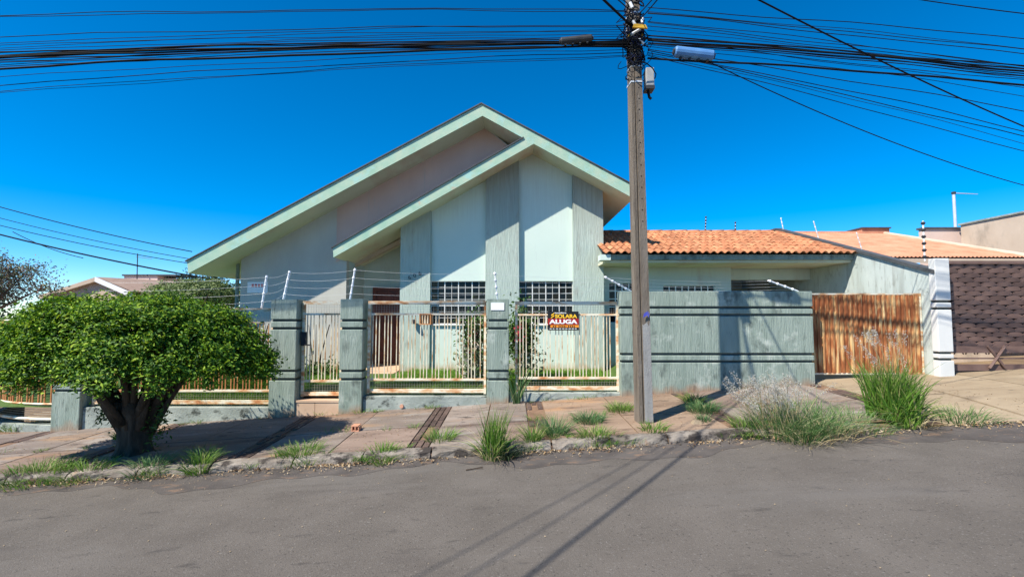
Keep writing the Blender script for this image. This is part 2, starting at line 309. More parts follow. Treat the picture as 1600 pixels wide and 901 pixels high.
def clump(c, n, rad, length, width, droop, spread, seg=4, zf=None, lv=.35, nz=.13):
    ang = rng.uniform(0, 2 * np.pi, n); r = rad * np.sqrt(rng.uniform(0, 1, n))
    base = np.stack([c[0] + r * np.cos(ang), c[1] + r * np.sin(ang), np.full(n, c[2])], 1)
    if zf: base[:, 2] = [zf(x, y) for x, y in base[:, :2]]
    d = np.stack([np.cos(ang), np.sin(ang), np.zeros(n)], 1) * (spread * rng.uniform(.1, 1, n) * (.3 + r / max(rad, .001)))[:, None]
    d += rng.normal(size=(n, 3)) * nz; d[:, 2] = 1; d = unit(d)
    return blades(base, d, length * rng.uniform(1 - lv, 1 + lv * .6, n), np.full(n, width) * rng.uniform(.7, 1.2, n), droop * rng.uniform(.4, 1.3, n), seg)
def cat_meshes(ms):
    vs, fs, o = [], [], 0
    for v, f in ms: vs.append(v); fs.append(f + o); o += len(v)
    return np.concatenate(vs), np.concatenate(fs)
def textmesh(txt, size, m, parent, loc, rot=(R(90), 0, 0), name='lettering', extrude=.002, fit=None, bold=0.0, shear=0.0):
    cu = bpy.data.curves.new('txt', 'FONT'); cu.body = txt; cu.size = size; cu.align_x = 'CENTER'; cu.align_y = 'CENTER'; cu.extrude = extrude; cu.offset = bold; cu.shear = shear
    tmp = bpy.data.objects.new('txt', cu); COL.objects.link(tmp); bpy.context.view_layer.update()
    me = bpy.data.meshes.new_from_object(tmp.evaluated_get(bpy.context.evaluated_depsgraph_get()))
    bpy.data.objects.remove(tmp)
    sx = sy = 1.0
    if fit:
        xs_ = [q.co.x for q in me.vertices]; ys_ = [q.co.y for q in me.vertices]
        cx, cy = (max(xs_) + min(xs_)) / 2, (max(ys_) + min(ys_)) / 2
        for q in me.vertices: q.co.x -= cx; q.co.y -= cy
        sx, sy = fit[0] / (max(xs_) - min(xs_)), fit[1] / (max(ys_) - min(ys_))
    me.materials.clear(); me.materials.append(MATS[m]); me.name = name
    mw = Matrix.Translation(loc) @ Matrix.Rotation(rot[2], 4, 'Z') @ Matrix.Rotation(rot[1], 4, 'Y') @ Matrix.Rotation(rot[0], 4, 'X') @ Matrix.Diagonal((sx, sy, 1, 1))
    return inst(me, name, parent, mw)

# ------------------------------------------------------------------ ground
def sheet(name, m, x0, x1, y0, y1, f, nx, ny, **kw):
    xs = np.linspace(x0, x1, nx + 1); ys = np.linspace(y0, y1, ny + 1)
    v = np.array([(x, y, f(x, y)) for y in ys for x in xs]); q = []
    for j in range(ny):
        for i in range(nx): a = j * (nx + 1) + i; q.append((a, a + 1, a + nx + 2, a + nx + 1))
    return npmesh(name, v, np.array(q), m, **kw)
sheet('ground', 'earth', -400, 400, -200, 600, lambda x, y: slope(x) - .06, 160, 40, kind='structure')
sheet('road', 'asphalt', -60, 60, -14, KERB_Y + .02, lambda x, y: road_z(x), 120, 8, kind='structure')
def gutter_f(x, y): return road_z(x) + .006
v = []; q = []
xs = np.linspace(-14, 14, 300)
for i, x in enumerate(xs):    # ragged tar and dirt band along the gutter
    w = .42 + .16 * math.sin(x * 1.3) + .10 * math.sin(x * 3.1 + 1) + .05 * math.sin(x * 9)
    if x > 4.5: w += .15
    v += [(x, KERB_Y + .015, gutter_f(x, 0)), (x, KERB_Y - max(.12, w), gutter_f(x, 0) - .003)]
    if i: q.append((2 * i - 2, 2 * i, 2 * i + 1, 2 * i - 1))
npmesh('gutter', np.array(v), np.array(q), 'gutter_tar', kind='structure')

def dw(x, y):   # pavement level, dropping to the road in front of the driveways
    z = walk_z(x, y)
    if x > 5.0:
        k = max(0, min(1, (7.3 - y) / 1.15)) * min(1, (x - 5.0) / .5); z -= .095 * k
    return z
walk = sheet('sidewalk', 'bedding', -16, 15, KERB_Y + .1, 9.3, lambda x, y: dw(x, y) - .02, 124, 14, kind='structure')
def slab(x0, x1, y0, y1, m, name='slab'):
    nx = max(1, int((x1 - x0) / .5)); ny = 4; top = .0; mb = MB(); g = .008
    x0 += g; x1 -= g; y0 += g; y1 -= g
    dz = random.uniform(-.004, .006); tx = random.uniform(-.004, .004)
    vs = []
    for j in range(ny + 1):
        for i in range(nx + 1):
            x = x0 + (x1 - x0) * i / nx; y = y0 + (y1 - y0) * j / ny
            vs.append((x, y, dw(x, y) + dz + tx * (i / nx - .5)))
    fs = [(j * (nx + 1) + i, j * (nx + 1) + i + 1, (j + 1) * (nx + 1) + i + 1, (j + 1) * (nx + 1) + i) for j in range(ny) for i in range(nx)]
    o = len(vs); ring = [i for i in range(nx + 1)] + [j * (nx + 1) + nx for j in range(1, ny + 1)] + [ny * (nx + 1) + i for i in range(nx - 1, -1, -1)] + [j * (nx + 1) for j in range(ny - 1, 0, -1)]
    vs += [(vs[i][0], vs[i][1], vs[i][2] - .03) for i in ring]; n = len(ring)
    fs += [(ring[k], o + k, o + (k + 1) % n, ring[(k + 1) % n]) for k in range(n)]
    mb.add(vs, fs); return part(mb, name, m, walk)
STRIPS = [-11.3, -8.75, -6.3, -3.85, -1.42, .25, 2.95, 5.45]
edges = []; prev = -14.0
for sx in STRIPS: edges.append((prev, sx)); prev = sx + .30
for (a, b) in edges:
    ym = 7.33 + random.uniform(-.05, .05)
    s1, s2 = ('slab_orange', 'slab_orange') if 0 < a < 1 else random.choice([('slab_grey', 'slab_pink'), ('slab_grey', 'slab_grey'), ('slab_pink', 'slab_grey')])
    xm_ = (a + b) / 2 + random.uniform(-.2, .2)
    slab(a, xm_, KERB_Y + .17, ym, s1); slab(xm_ + .006, b, KERB_Y + .17, ym, s1 if random.random() < .5 else 'slab_pink'); slab(a, xm_, ym + .01, 8.78, s2); slab(xm_ + .006, b, ym + .01, 8.78, s2 if random.random() < .6 else 'slab_grey')
slab(prev, 6.9, KERB_Y + .02, 7.4, 'driveway_concrete'); slab(prev, 6.9, 7.42, 9.2, 'driveway_concrete')
for (a, b) in ((6.92, 8.4), (8.42, 10.3), (10.32, 12.6)):
    slab(a, b, KERB_Y + .02, 7.55, 'driveway_concrete'); slab(a, b, 7.57, 9.2, 'driveway_concrete')
for sx in STRIPS:     # dark tile strips between the slabs, three rows of long tiles
    y = KERB_Y + .19
    while y < 8.6:
        L = .36
        for k in range(3):
            if random.random() < (.06 if sx == -1.42 else .45): continue
            mb = MB(); x0 = sx + .012 + k * .098; x1 = x0 + .078; g = .01 + random.uniform(-.006, .004)
            mb.hexa([(x0, y, dw(x0, y) - .03), (x1, y, dw(x1, y) - .03), (x1, y + L - .02, dw(x1, y + L) - .03), (x0, y + L - .02, dw(x0, y + L) - .03),
                     (x0, y, dw(x0, y) + g - .012), (x1, y, dw(x1, y) + g - .012), (x1, y + L - .02, dw(x1, y + L) + g - .012), (x0, y + L - .02, dw(x0, y + L) + g - .012)])
            part(mb, 'strip_tile', 'strip_tile', walk)
        y += L
# kerb: separate worn stones
kb = MB(); kb.hexa([(-14, KERB_Y + .03, road_z(-14) - .1), (5, KERB_Y + .03, road_z(5) - .1), (5, KERB_Y + .15, road_z(5) - .1), (-14, KERB_Y + .15, road_z(-14) - .1),
                    (-14, KERB_Y + .03, road_z(-14) + .06), (5, KERB_Y + .03, road_z(5) + .06), (5, KERB_Y + .15, road_z(5) + .06), (-14, KERB_Y + .15, road_z(-14) + .06)])
kerb = kb.build('kerb', 'bedding', kind='structure')
x = -14.0
while x < 5.2:
    L = random.uniform(.75, 1.15); x1 = min(x + L, 5.25); n = 7; mb = MB(); vs = []; fs = []
    for i in range(n + 1):
        xx = x + .012 + (x1 - x - .024) * i / n; e = .025 if i in (0, n) else 0
        j = [random.uniform(-.014, .014) for _ in range(6)]
        zt = .115 if xx < 4.3 else .115 - .1 * (xx - 4.3)
        prof = [(-.01, -.06), (0.0 + j[0], .03), (.012 + j[1] + e, zt - .03 + j[2] * .6), (.05 + e + j[3], zt + j[4] * .5 - e * .4), (.165, zt + .004 + j[5] * .4 - e * .2), (.17, -.06)]
        vs += [(xx, KERB_Y + a, road_z(xx) + b) for a, b in prof]
    k = len(prof)
    for i in range(n):
        for a in range(k): fs.append((i * k + a, i * k + (a + 1) % k, (i + 1) * k + (a + 1) % k, (i + 1) * k + a))
    fs += [tuple(range(k)), tuple(n * k + a for a in range(k - 1, -1, -1))]
    part(mb.add(vs, fs), 'kerb_stone', 'kerb_stone', kerb, smooth=False); x = x1

# garden terrace behind the fence
GZ = 0.40
def garden_z(x, y):
    base = GZ if x < 2.4 else GZ + .12
    k = max(0, min(1, (y - 8.95) / 1.2)); z0 = base - .13
    if x < -4.4: z0 -= .22; base -= .12
    return z0 + (base - z0) * k
mat('turf', [(.3, (.05, .095, .018)), (.7, (.09, .15, .03))], 12, bump=.8, bscale=30)
sheet('garden_ground', 'turf', -12, 5.6, 8.93, 16, garden_z, 60, 14, kind='structure')
sheet('carport_floor', 'driveway_concrete', 5.6, 8.0, 9.19, 16, lambda x, y: dw(x, 9.2) + .01 * (y - 9.2) - .008, 6, 10, kind='structure')

# ------------------------------------------------------------------ the house
YF, YW = 11.0, 11.8
def F(px, py): p_ = at(px, py, YF); return (p_.x, p_.z)
T0, TL, BL, B0 = F(752, 163), F(292, 408), F(294, 427), F(754, 181)
TR, BR = F(990, 290), F(990, 310)
def lerp_line(p, q, x): return p[1] + (q[1] - p[1]) * (x - p[0]) / (q[0] - p[0])
tm, LT, LB, bm_ = F(818, 213), F(520, 387), F(521, 402), F(834, 222)
tm = (tm[0], lerp_line(B0, BR, tm[0])); bm_ = (bm_[0], lerp_line(B0, BR, bm_[0]))
house = root_at('house', (0, 14, GZ), label='pale green single-storey house with a steep asymmetric double gable roof', cat='house')
BACK = 24
def soffit_left(x): return lerp_line(B0, BL, x)
def soffit_right(x): return lerp_line(B0, BR, x)
def soffit_low(x): return lerp_line(bm_, LB, x)
def fascia_band(a, b, c, d, n, name, y0=YF, y1=BACK, m='soffit_paint'):
    pass
# roof slabs: soffit body, painted fascia boards on the front edge, thin metal flashing on top
def roof_slab(top0, top1, bot1, bot0, yb, nboards, nm):
    body = MB().prism_y([top0, top1, bot1, bot0], YF + .03, yb)
    r = part(body, 'roof', 'soffit_paint', house)
    m = MB().prism_y([top0, top1, bot1, bot0], YF, YF + .028)
    part(m, 'fascia', 'fascia_paint', r)
    ex = .03 if top1[0] > top0[0] else -.03
    up = lambda p_, d: (p_[0], p_[1] + d)
    e1 = (top1[0] + ex, lerp_line(top0, top1, top1[0] + ex))
    part(MB().prism_y([up(top0, .004), up(e1, .004), up(e1, .030), up(top0, .033)], YF - .03, yb), 'flashing', 'roof_metal', r)
    return r
roof_slab(T0, TL, BL, B0, BACK, 1, 'left')
roof_slab(T0, TR, BR, B0, BACK, 1, 'right')
roof_slab(tm, LT, LB, bm_, 12.5, 1, 'low')
Xl, Xpch = Xp(376, YW, 440), Xp(541, YW, 440)
zb = GZ - .3
up = .06
# left and upper wall
low_mid = lambda x: soffit_low(x) + .10
wl = MB().prism_y([(Xl, zb), (Xpch, zb), (Xpch, low_mid(Xpch)), (tm[0], low_mid(tm[0])), (B0[0], B0[1] + up), (Xl, soffit_left(Xl) + up)], YW, YW + .2)
part(wl, 'wall', 'plaster_left', house)
# the pinkish upper band is a thin render coat on that wall
xk = Xp(527, YW, 330)
part(MB().prism_y([(xk, low_mid(Xp(527, YW, 380)) - .0), (tm[0] - .02, low_mid(tm[0] - .02)), (B0[0], B0[1] + .02), (xk, soffit_left(xk) + .02)], YW - .012, YW - .002), 'upper_render', 'plaster_pink', house)
# side and back walls
XR = Xp(943.5, 11.62, 400)
part(MB().prism_x([(YW + .2, zb), (BACK - .2, zb), (BACK - .2, soffit_left(Xl) + .03), (YW + .2, soffit_left(Xl) + .03)], Xl, Xl + .2), 'wall', 'plaster_wall', house)
part(MB().prism_x([(11.95, zb), (BACK - .2, zb), (BACK - .2, soffit_right(XR) + .03), (11.95, soffit_right(XR) + .03)], XR - .2, XR), 'wall', 'plaster_wall', house)
part(MB().prism_y([(Xl, zb), (XR, zb), (XR, soffit_right(XR) + .03), (B0[0], B0[1] + .03), (Xl, soffit_left(Xl) + .03)], BACK - .2, BACK), 'wall', 'plaster_wall', house)
def soff(x): return min(soffit_low(x), soffit_right(x))
def facade_poly(x0, x1, z0):
    pts = [(x0, z0), (x1, z0), (x1, soff(x1) + up)]
    if x0 < bm_[0] < x1: pts.append((bm_[0], bm_[1] + up))
    return pts + [(x0, soff(x0) + up)]
YR, YPn = 11.62, 11.74
ribs = [(625, 672), (758.5, 811), (896, 943.5)]
rib_obj = []
for a, b in ribs:
    rib_obj.append(part(MB().prism_y(facade_poly(Xp(a, YR, 440), Xp(b, YR, 440), zb), YR, 11.95), 'pilaster', 'plaster_grooved', house))
WT, WB = Zp(439, YPn), Zp(506, YPn)
for a, b in ((672, 758.5), (811, 896)):
    x0, x1 = Xp(a, YR, 440) + .002, Xp(b, YR, 440) - .002
    part(MB().prism_y(facade_poly(x0, x1, WT), YPn, 11.93), 'wall_panel', 'plaster_pale', house)
    part(MB().box(x0, x1, YPn, 11.93, zb, WB), 'wall_panel', 'plaster_pale', house)
    part(MB().box(x0 + .004, x1 - .004, YPn - .05, YPn + .1, WB - .035, WB + .002), 'window_sill', 'white_paint', house)
    # window: steel grid of small panes
    y0 = YPn + .05; fr = MB(); nC, nR = 8, 7
    for i in range(nC + 1):
        xx = x0 + (x1 - x0) * i / nC; w = .011 if i % 2 == 0 else .0045
        fr.box(max(x0, xx - w), min(x1, xx + w), y0 - (.004 if i % 2 == 0 else 0), y0 + .02, WB + .003, WT - .001)
    for j in range(nR + 1):
        zz = WB + .003 + (WT - WB - .004) * j / nR; w = .011 if j in (0, nR, 3) else .0045
        fr.box(x0, x1, y0 + .001, y0 + .019, max(WB + .003, zz - w), min(WT - .001, zz + w))
    win = part(fr, 'window', 'white_paint', house)
    pw, ph = (x1 - x0) / nC, (WT - WB) / nR
    pm = MB().box(-pw / 2 + .006, pw / 2 - .006, 0, .006, -ph / 2 + .006, ph / 2 - .006).mesh('pane'); pm.materials.append(MATS['window_glass'])
    for i in range(nC):
        for j in range(nR):
            inst(pm, 'pane', win, Matrix.Translation((x0 + pw * (i + .5), y0 + .006, WB + ph * (j + .5))) @ Matrix.Rotation(random.uniform(-.02, .02), 4, 'X') @ Matrix.Rotation(random.uniform(-.02, .02), 4, 'Z'))
# dark rooms behind the panes
part(MB().box(Xp(672, YR) + .0, XR - .25, 13.0, 13.05, zb, WT + 1.0), 'room_partition', 'plaster_wall', house)
# house number, three metal digits climbing to the right
nb = at(648, 431, YR)
for k, ch in enumerate('606'):
    textmesh(ch, .15, 'number_metal', house, (nb.x - .13 + .13 * k, YR - .012, nb.z - .045 + .05 * k), rot=(R(90), R(-18), 0), name='house_number', extrude=.01)
# porch
PZ = GZ + .02; YP2 = 13.2
xr1 = Xp(625, YR, 440)
part(MB().prism_x([(YW + .2, zb), (YP2, zb), (YP2, 4.2), (YW + .2, 4.2)], Xpch - .2, Xpch), 'porch_wall', 'plaster_wall', house)
part(MB().box(Xpch, xr1 + 1.0, YP2, YP2 + .15, zb, 4.6), 'porch_wall', 'plaster_wall', house)
part(MB().box(xr1 + .0, xr1 + .15, 11.95, YP2, zb, 4.6), 'porch_wall', 'plaster_wall', house)
part(MB().box(Xpch, xr1, 11.3, YP2, zb, PZ), 'porch_floor', 'terracotta_floor', house)
b0, b1 = at(553, 415, 12.5), at(640, 371, 12.5)
part(MB().prism_y([(b0.x, b0.z - .05), (b1.x, b1.z - .05), (b1.x, b1.z + .07), (b0.x, b0.z + .07)], 12.42, 12.56), 'porch_beam', 'beige_wall', house)
part(MB().prism_y([(Xpch, b0.z + .06), (b0.x + .05, b0.z + .06), (b1.x, b1.z + .09), (b1.x, b1.z + .5), (Xpch, b0.z + .5)], 12.57, YP2), 'porch_ceiling', 'soffit_paint', house)
d0, d1 = Xp(588, YP2, 500), xr1 + .15
dr = part(MB().box(d0, d1, YP2 - .06, YP2 - .005, PZ, Zp(454, YP2)), 'door', 'door_wood', house)
fr = MB(); dz1 = Zp(454, YP2); fr.box(d0 - .09, d0 - .002, YP2 - .09, YP2 - .004, PZ, dz1 + .09).box(d0, d1, YP2 - .088, YP2 - .004, dz1 + .002, dz1 + .088)
part(fr, 'frame', 'door_wood', dr)
for i in range(2):
    for j in range(5):
        w = (d1 - d0) / 2; h = (dz1 - PZ) / 5
        part(MB().box(d0 + w * i + .05, d0 + w * (i + 1) - .05, YP2 - .085, YP2 - .06, PZ + h * j + .05, PZ + h * (j + 1) - .05), 'door_panel', 'door_wood', dr)
# wall lamp beside the window
lp = at(648, 502, YR)
lamp = MB().tube([(lp.x, YR, lp.z), (lp.x, YR - .10, lp.z + .01)], .012).tube([(lp.x, YR - .10, lp.z + .05), (lp.x, YR - .10, lp.z - .06)], [.05, .065], 10)
part(lamp, 'wall_lamp', 'dark_metal', house)
# downpipe at the left corner
xd = Xp(371, 12.0, 440)
part(MB().tube([(xd, 12.0, zb), (xd, 12.0, soffit_left(xd) + .02)], .045, 10), 'downpipe', 'plaster_fence', house)

# ------------------------------------------------------------------ annex with clay tile roof and carport
XB = 8.0
ann = root_at('annex', (5, 12, GZ), label='low green annex with clay tile roof and dark open carport', cat='annex')
YE, YRI = 10.7, 13.8
ZE, ZR = Zp(396, YE) - .0, Zp(363, YRI)
xa0, xa1 = Xp(944, YE, 395), XB - .01
part(MB().prism_x([(YE + .03, ZE - .14), (YRI, ZR - .1), (YRI + 3.0, ZE + .06), (YRI + 3.0, ZE - .02), (YRI, ZR - .2), (YE + .5, ZE - .14)], xa0 + .12, xa1), 'roof', 'roof_metal', ann)
part(MB().box(xa0 + .03, xa1, YE + .02, YE + .10, ZE - .145, ZE - .02), 'fascia', 'plaster_fence', ann)
part(MB().box(xa0 + .03, xa1, YE + .10, 12.25, ZE - .20, ZE - .145), 'soffit', 'soffit_paint', ann)
part(MB().box(xa0 - .10, xa0 + .14, YE - .06, YE + .25, ZE - .16, ZE - .03), 'gutter_end', 'plaster_pale', ann)
YA = 11.9
xw = Xp(1142, YA, 430)
wz0, wz1 = Zp(446, YA), ZE - .2
wxa, wxb = Xp(1037, YA), Xp(1118, YA)
# front wall with two window openings
wxc, wxd = Xp(952, YA), Xp(994, YA)
for a, b, z0, z1 in ((XR + .01, wxc, zb, wz1), (wxd, wxa, zb, wz1), (wxb, xw, zb, wz1), (wxc, wxd, zb, 1.6), (wxc, wxd, Zp(442, YA), wz1), (wxa, wxb, zb, 1.6), (wxa, wxb, wz0, wz1)):
    part(MB().box(a, b, YA, YA + .15, z0, z1), 'wall', 'plaster_wall', ann)
for a, b, zt, n in ((wxc, wxd, Zp(442, YA), 4), (wxa, wxb, wz0, 8)):
    fr = MB(); y0 = YA + .04; nR = 5
    for i in range(n + 1):
        xx = a + (b - a) * i / n; fr.box(max(a, xx - .014), min(b, xx + .014), y0, y0 + .03, 1.602, zt - .001)
    for j in range(nR + 1):
        zz = 1.602 + (zt - 1.604) * j / nR; fr.box(a, b, y0 + .002, y0 + .026, max(1.602, zz - .013), min(zt - .001, zz + .013))
    win = part(fr, 'window', 'white_paint', ann)
    pw, ph = (b - a) / n, (zt - 1.6) / nR
    pm = MB().box(-pw / 2 + .005, pw / 2 - .005, 0, .006, -ph / 2 + .005, ph / 2 - .005).mesh('pane'); pm.materials.append(MATS['window_glass'])
    for i in range(n):
        for j in range(nR): inst(pm, 'pane', win, Matrix.Translation((a + pw * (i + .5), y0 + .01, 1.6 + ph * (j + .5))))
part(MB().box(xw - .15, xw, YA + .15, 16, zb, wz1), 'wall', 'plaster_wall', ann)
part(MB().box(xw, XB - .01, 12.3, 12.5, Zp(437, 12.3), ZE - .1), 'beam', 'plaster_wall', ann)
part(MB().box(xw, XB - .01, 16.0, 16.2, zb, 3.6), 'wall', 'plaster_wall', ann)
part(MB().box(xw, XB - .01, 12.5, 16.0, Zp(437, 12.3) + .3, Zp(437, 12.3) + .35), 'ceiling', 'soffit_paint', ann)
# tiles: one curved clay tile, shared by every piece
NC, NRW = 34, 8
tw = (xa1 - xa0) / NC; sl_len = math.hypot(YRI - YE, ZR - ZE); th = sl_len / NRW; ang = math.atan2(ZR - ZE, YRI - YE)
def tile_mesh(w, L):
    mb = MB(); prof = []
    for k in range(9):
        s = k / 8; prof.append((-w * .5 + w * 1.08 * s, .052 * max(0, math.sin(math.pi * min(1, max(0, (s - .22) / .72)))) ** .8 + (.012 if s < .1 else 0)))
    vs = [(x, -.05, z + .022) for x, z in prof] + [(x, L, z) for x, z in prof] + [(x, -.05, z + .006) for x, z in prof] + [(x, L, z - .014) for x, z in prof]
    n = 9; fs = []
    for k in range(n - 1):
        fs += [(k, k + 1, n + k + 1, n + k), (2 * n + k + 1, 2 * n + k, 3 * n + k, 3 * n + k + 1), (k + 1, k, 2 * n + k, 2 * n + k + 1)]
    mb.add(vs, fs); me = mb.mesh('roof_tile', True); me.materials.append(MATS['clay_tile']); return me
tmz = tile_mesh(tw, th)
for i in range(NC):
    for j in range(NRW):
        v_ = th * j; jx, jz, ja = random.uniform(-.006, .006), random.uniform(-.003, .004), random.uniform(-.02, .02)
        mw = Matrix.Translation((xa0 + tw * (i + .5) + jx, YE + math.cos(ang) * v_ - .06, ZE - .005 + math.sin(ang) * v_ + jz)) @ Matrix.Rotation(ang, 4, 'X') @ Matrix.Rotation(ja, 4, 'Z')
        inst(tmz, 'roof_tile', ann, mw)
cm = MB(); pr = [(math.cos(math.pi * k / 8) * .10, math.sin(math.pi * k / 8) * .075) for k in range(9)]
vs = [(0, a, b * .9) for a, b in pr] + [(.42, a * 1.12, b * 1.15) for a, b in pr]
cm.add(vs, [(k, k + 1, 10 + k, 9 + k) for k in range(8)] + [tuple(range(9)), tuple(range(17, 8, -1))])
rcm = cm.mesh('ridge_tile', True); rcm.materials.append(MATS['clay_tile'])
xx = xa0 + .1
while xx < xa1 - .3:
    inst(rcm, 'ridge_tile', ann, Matrix.Translation((xx, YRI, ZR - .005 + random.uniform(-.004, .004)))); xx += .37

# boundary wall with raking top
bw = root_at('boundary_wall', (XB + .1, 11, 0.4), label='stained pale boundary wall with raking top beside the rusty driveway gate', cat='wall')
zt0, zt1 = Zp(425, 8.8), Zp(361, 13.8) + .02
part(MB().prism_x([(8.8, -.2), (18, -.2), (18, zt1), (13.8, zt1), (8.8, zt0)], XB, XB + .16), 'wall', 'stained_boundary', bw)
part(MB().prism_x([(8.66, zt0 - .04), (13.8, zt1 + .01), (18, zt1 + .01), (18, zt1 + .07), (13.8, zt1 + .07), (8.66, zt0 + .03)], XB - .05, XB + .12), 'coping', 'roof_metal', bw)

# ------------------------------------------------------------------ fence pillars, panels, gates
def block_stack(mb_list, x0, x1, y0, y1, z0, z1, cuts, m, root, dark='groove_dark'):
    zs = [z0] + [c for c in sorted(cuts)] + [z1]; g = .022
    for i in range(len(zs) - 1):
        a = zs[i] + (g if i else 0); b = zs[i + 1] - (g if i < len(zs) - 2 else 0)
        part(MB().box(x0, x1, y0, y1, a, b), 'block', m, root, bevel=.012)
    part(MB().box(x0 + .03, x1 - .03, y0 + .03, y1 - .03, z0 + .01, z1 - .02), 'core', dark, root)
PT = Zp(467, FENCE_Y)
CUTS = [Zp(500.5, FENCE_Y), Zp(513, FENCE_Y), Zp(579.5, FENCE_Y), Zp(592.5, FENCE_Y)]
def pillar(px0, px1, label, cuts=CUTS, zt=PT, depth=.36, dy=0):
    x0, x1 = Xp(px0, FENCE_Y, 560), Xp(px1, FENCE_Y, 560); z0 = walk_z(x0, FENCE_Y) - .08
    r = root_at('fence_pillar', ((x0 + x1) / 2, FENCE_Y + depth / 2 + dy, z0 + .08), label=label, cat='pillar', group='grooved fence pillars')
    block_stack(None, x0, x1, FENCE_Y + dy, FENCE_Y + dy + depth, z0, zt, cuts, 'plaster_fence', r); return (x0, x1)
pA = pillar(421, 462, 'grooved green pillar left of the pedestrian gate, beside the clipped tree')
pB = pillar(530, 566, 'grooved green pillar between the pedestrian gate and the barred fence')
pC = pillar(760.5, 795, 'grooved green pillar with a small white plate near its top')
LZ = -.21
pD = pillar(84, 128, 'corner fence pillar half hidden under the left side of the tree', cuts=[c + LZ for c in CUTS], zt=PT + LZ)
plq = at(777.5, 478.5, FENCE_Y)
MB().box(plq.x - .125, plq.x + .125, FENCE_Y - .012, FENCE_Y - .001, plq.z - .07, plq.z + .07).build('number_plate', 'white_clean', label='small blank white plate on the grooved pillar', cat='plate')

def bar_mesh(h, w=.016):
    me = MB().box(-w / 2, w / 2, -w / 2, w / 2, 0, h).mesh('bar'); return me
def fence_panel(name, x0, x1, zt, zu, zl, zbm, label, m_bar, m_rail, y=FENCE_Y + .17, cat='fence', group=None, chamfer=None):
    r = root_at(name, ((x0 + x1) / 2, y, zbm), label=label, cat=cat, group=group)
    rail = lambda z0, z1, d=.02: part(MB().box(x0, x1, y - d, y + d, z0, z1), 'rail', m_rail, r)
    rail(zt - .065, zt, .025); rail(zu - .02, zu + .018); rail(zl - .022, zl + .02); rail(zbm, zbm + .07, .024)
    for xx in (x0, x1 - .045):
        part(MB().box(xx + .001, xx + .044, y - .028, y + .028, zbm - .02, zt - .066), 'frame_post', m_rail, r)
    h = zu - .02 - (zl + .02); me = bar_mesh(h); me.materials.append(MATS[m_bar])
    xx = x0 + .09; k = 0
    while xx < x1 - .06:
        inst(me, 'bar', r, Matrix.Translation((xx, y, zl + .02)) @ Matrix.Rotation(random.uniform(-.004, .004), 4, 'Y'))
        k += 1; xx += .062 if k % 3 else .105
    mesh = MB(); w = .0014
    for (a, b) in ((zu + .018, zt - .066), (zbm + .071, zl - .022)):
        xx = x0 + .05
        while xx < x1 - .04: mesh.box(xx - w, xx + w, y + .004, y + .008, a, b); xx += .05
        zz = a + .03
        while zz < b: mesh.box(x0 + .045, x1 - .045, y + .0085, y + .012, zz - w, zz + w); zz += .045
    part(mesh, 'wire_mesh', 'wire_steel', r, kind='stuff')
    return r
YFN = FENCE_Y + .17
Z_t, Z_u, Z_l, Z_b = Zp(470, YFN), Zp(490.5, YFN), Zp(592.5, YFN), Zp(613, YFN)
fence_panel('fence_panel', pB[1] + .05, pC[0] - .02, Z_t, Z_u, Z_l, Z_b, 'rust-streaked cream barred fence panel with a mailbox slot, left of the plated pillar', 'rusty_bar', 'rusty_rail', group='barred fence panels')
fence_panel('fence_panel', pC[1] + .12, Xp(966, YFN), Z_t - .01, Z_u - .01, Z_l + .03, Z_b + .05, 'rust-streaked cream barred fence panel carrying the black and red rental sign', 'rusty_bar', 'rusty_rail', group='barred fence panels')
fence_panel('fence_panel', pD[1] + .1, pA[0] - .01, Z_t + LZ + .07, Z_u + LZ + .05, Z_l + LZ - .0, Z_b + LZ + .0, 'rusty barred fence panel behind the trunk of the clipped tree', 'very_rusty_bar', 'rusty_rail', group='barred fence panels')
g = fence_panel('pedestrian_gate', pA[1] + .03, pB[0] - .012, Z_t + .0, Z_u, Z_l - .03, Z_b - .06, 'narrow cream barred pedestrian gate with a black lock between two pillars', 'rusty_bar', 'rusty_rail', cat='gate', y=FENCE_Y + .2)
lk = at(470, 528, FENCE_Y + .15)
part(MB().box(pA[1] + .03, pA[1] + .13, FENCE_Y + .12, FENCE_Y + .17, lk.z - .13, lk.z + .12).box(pA[1] + .05, pA[1] + .22, FENCE_Y + .1, FENCE_Y + .125, lk.z - .14, lk.z - .115), 'lock', 'dark_metal', g)
# low base walls
def base_wall(x0, x1, zt, label, m='plaster_old_base', y0=FENCE_Y + .06, y1=FENCE_Y + .28):
    n = 10; mb = MB(); vs = []
    za, zc = walk_z(x0, FENCE_Y) - .08, walk_z(x1, FENCE_Y) - .08
    mb.hexa([(x0, y0, za), (x1, y0, zc), (x1, y1, zc), (x0, y1, za), (x0, y0, zt), (x1, y0, zt), (x1, y1, zt), (x0, y1, zt)])
    return mb.build('base_wall', m, bevel=.012, label=label, cat='wall', group='low walls under the fence')
base_wall(pB[1] + .004, pC[0] - .004, Z_b - .05, 'low stained base wall with a drain hole, left of the plated pillar')
base_wall(pC[1] + .004, Xp(966, YFN) + .02, Z_b + .015, 'low stained base wall under the fence panel with the rental sign')
base_wall(pD[1] + .004, pA[0] - .004, Z_b + LZ - .045, 'low stained base wall behind the tree trunk')
dh = at(628, 634, FENCE_Y + .06)
MB().tube([(dh.x, FENCE_Y + .02, dh.z), (dh.x, FENCE_Y + .12, dh.z)], .035, 10).build('drain_pipe', 'brick_red', label='short clay drain pipe poking out of the low base wall', cat='pipe')
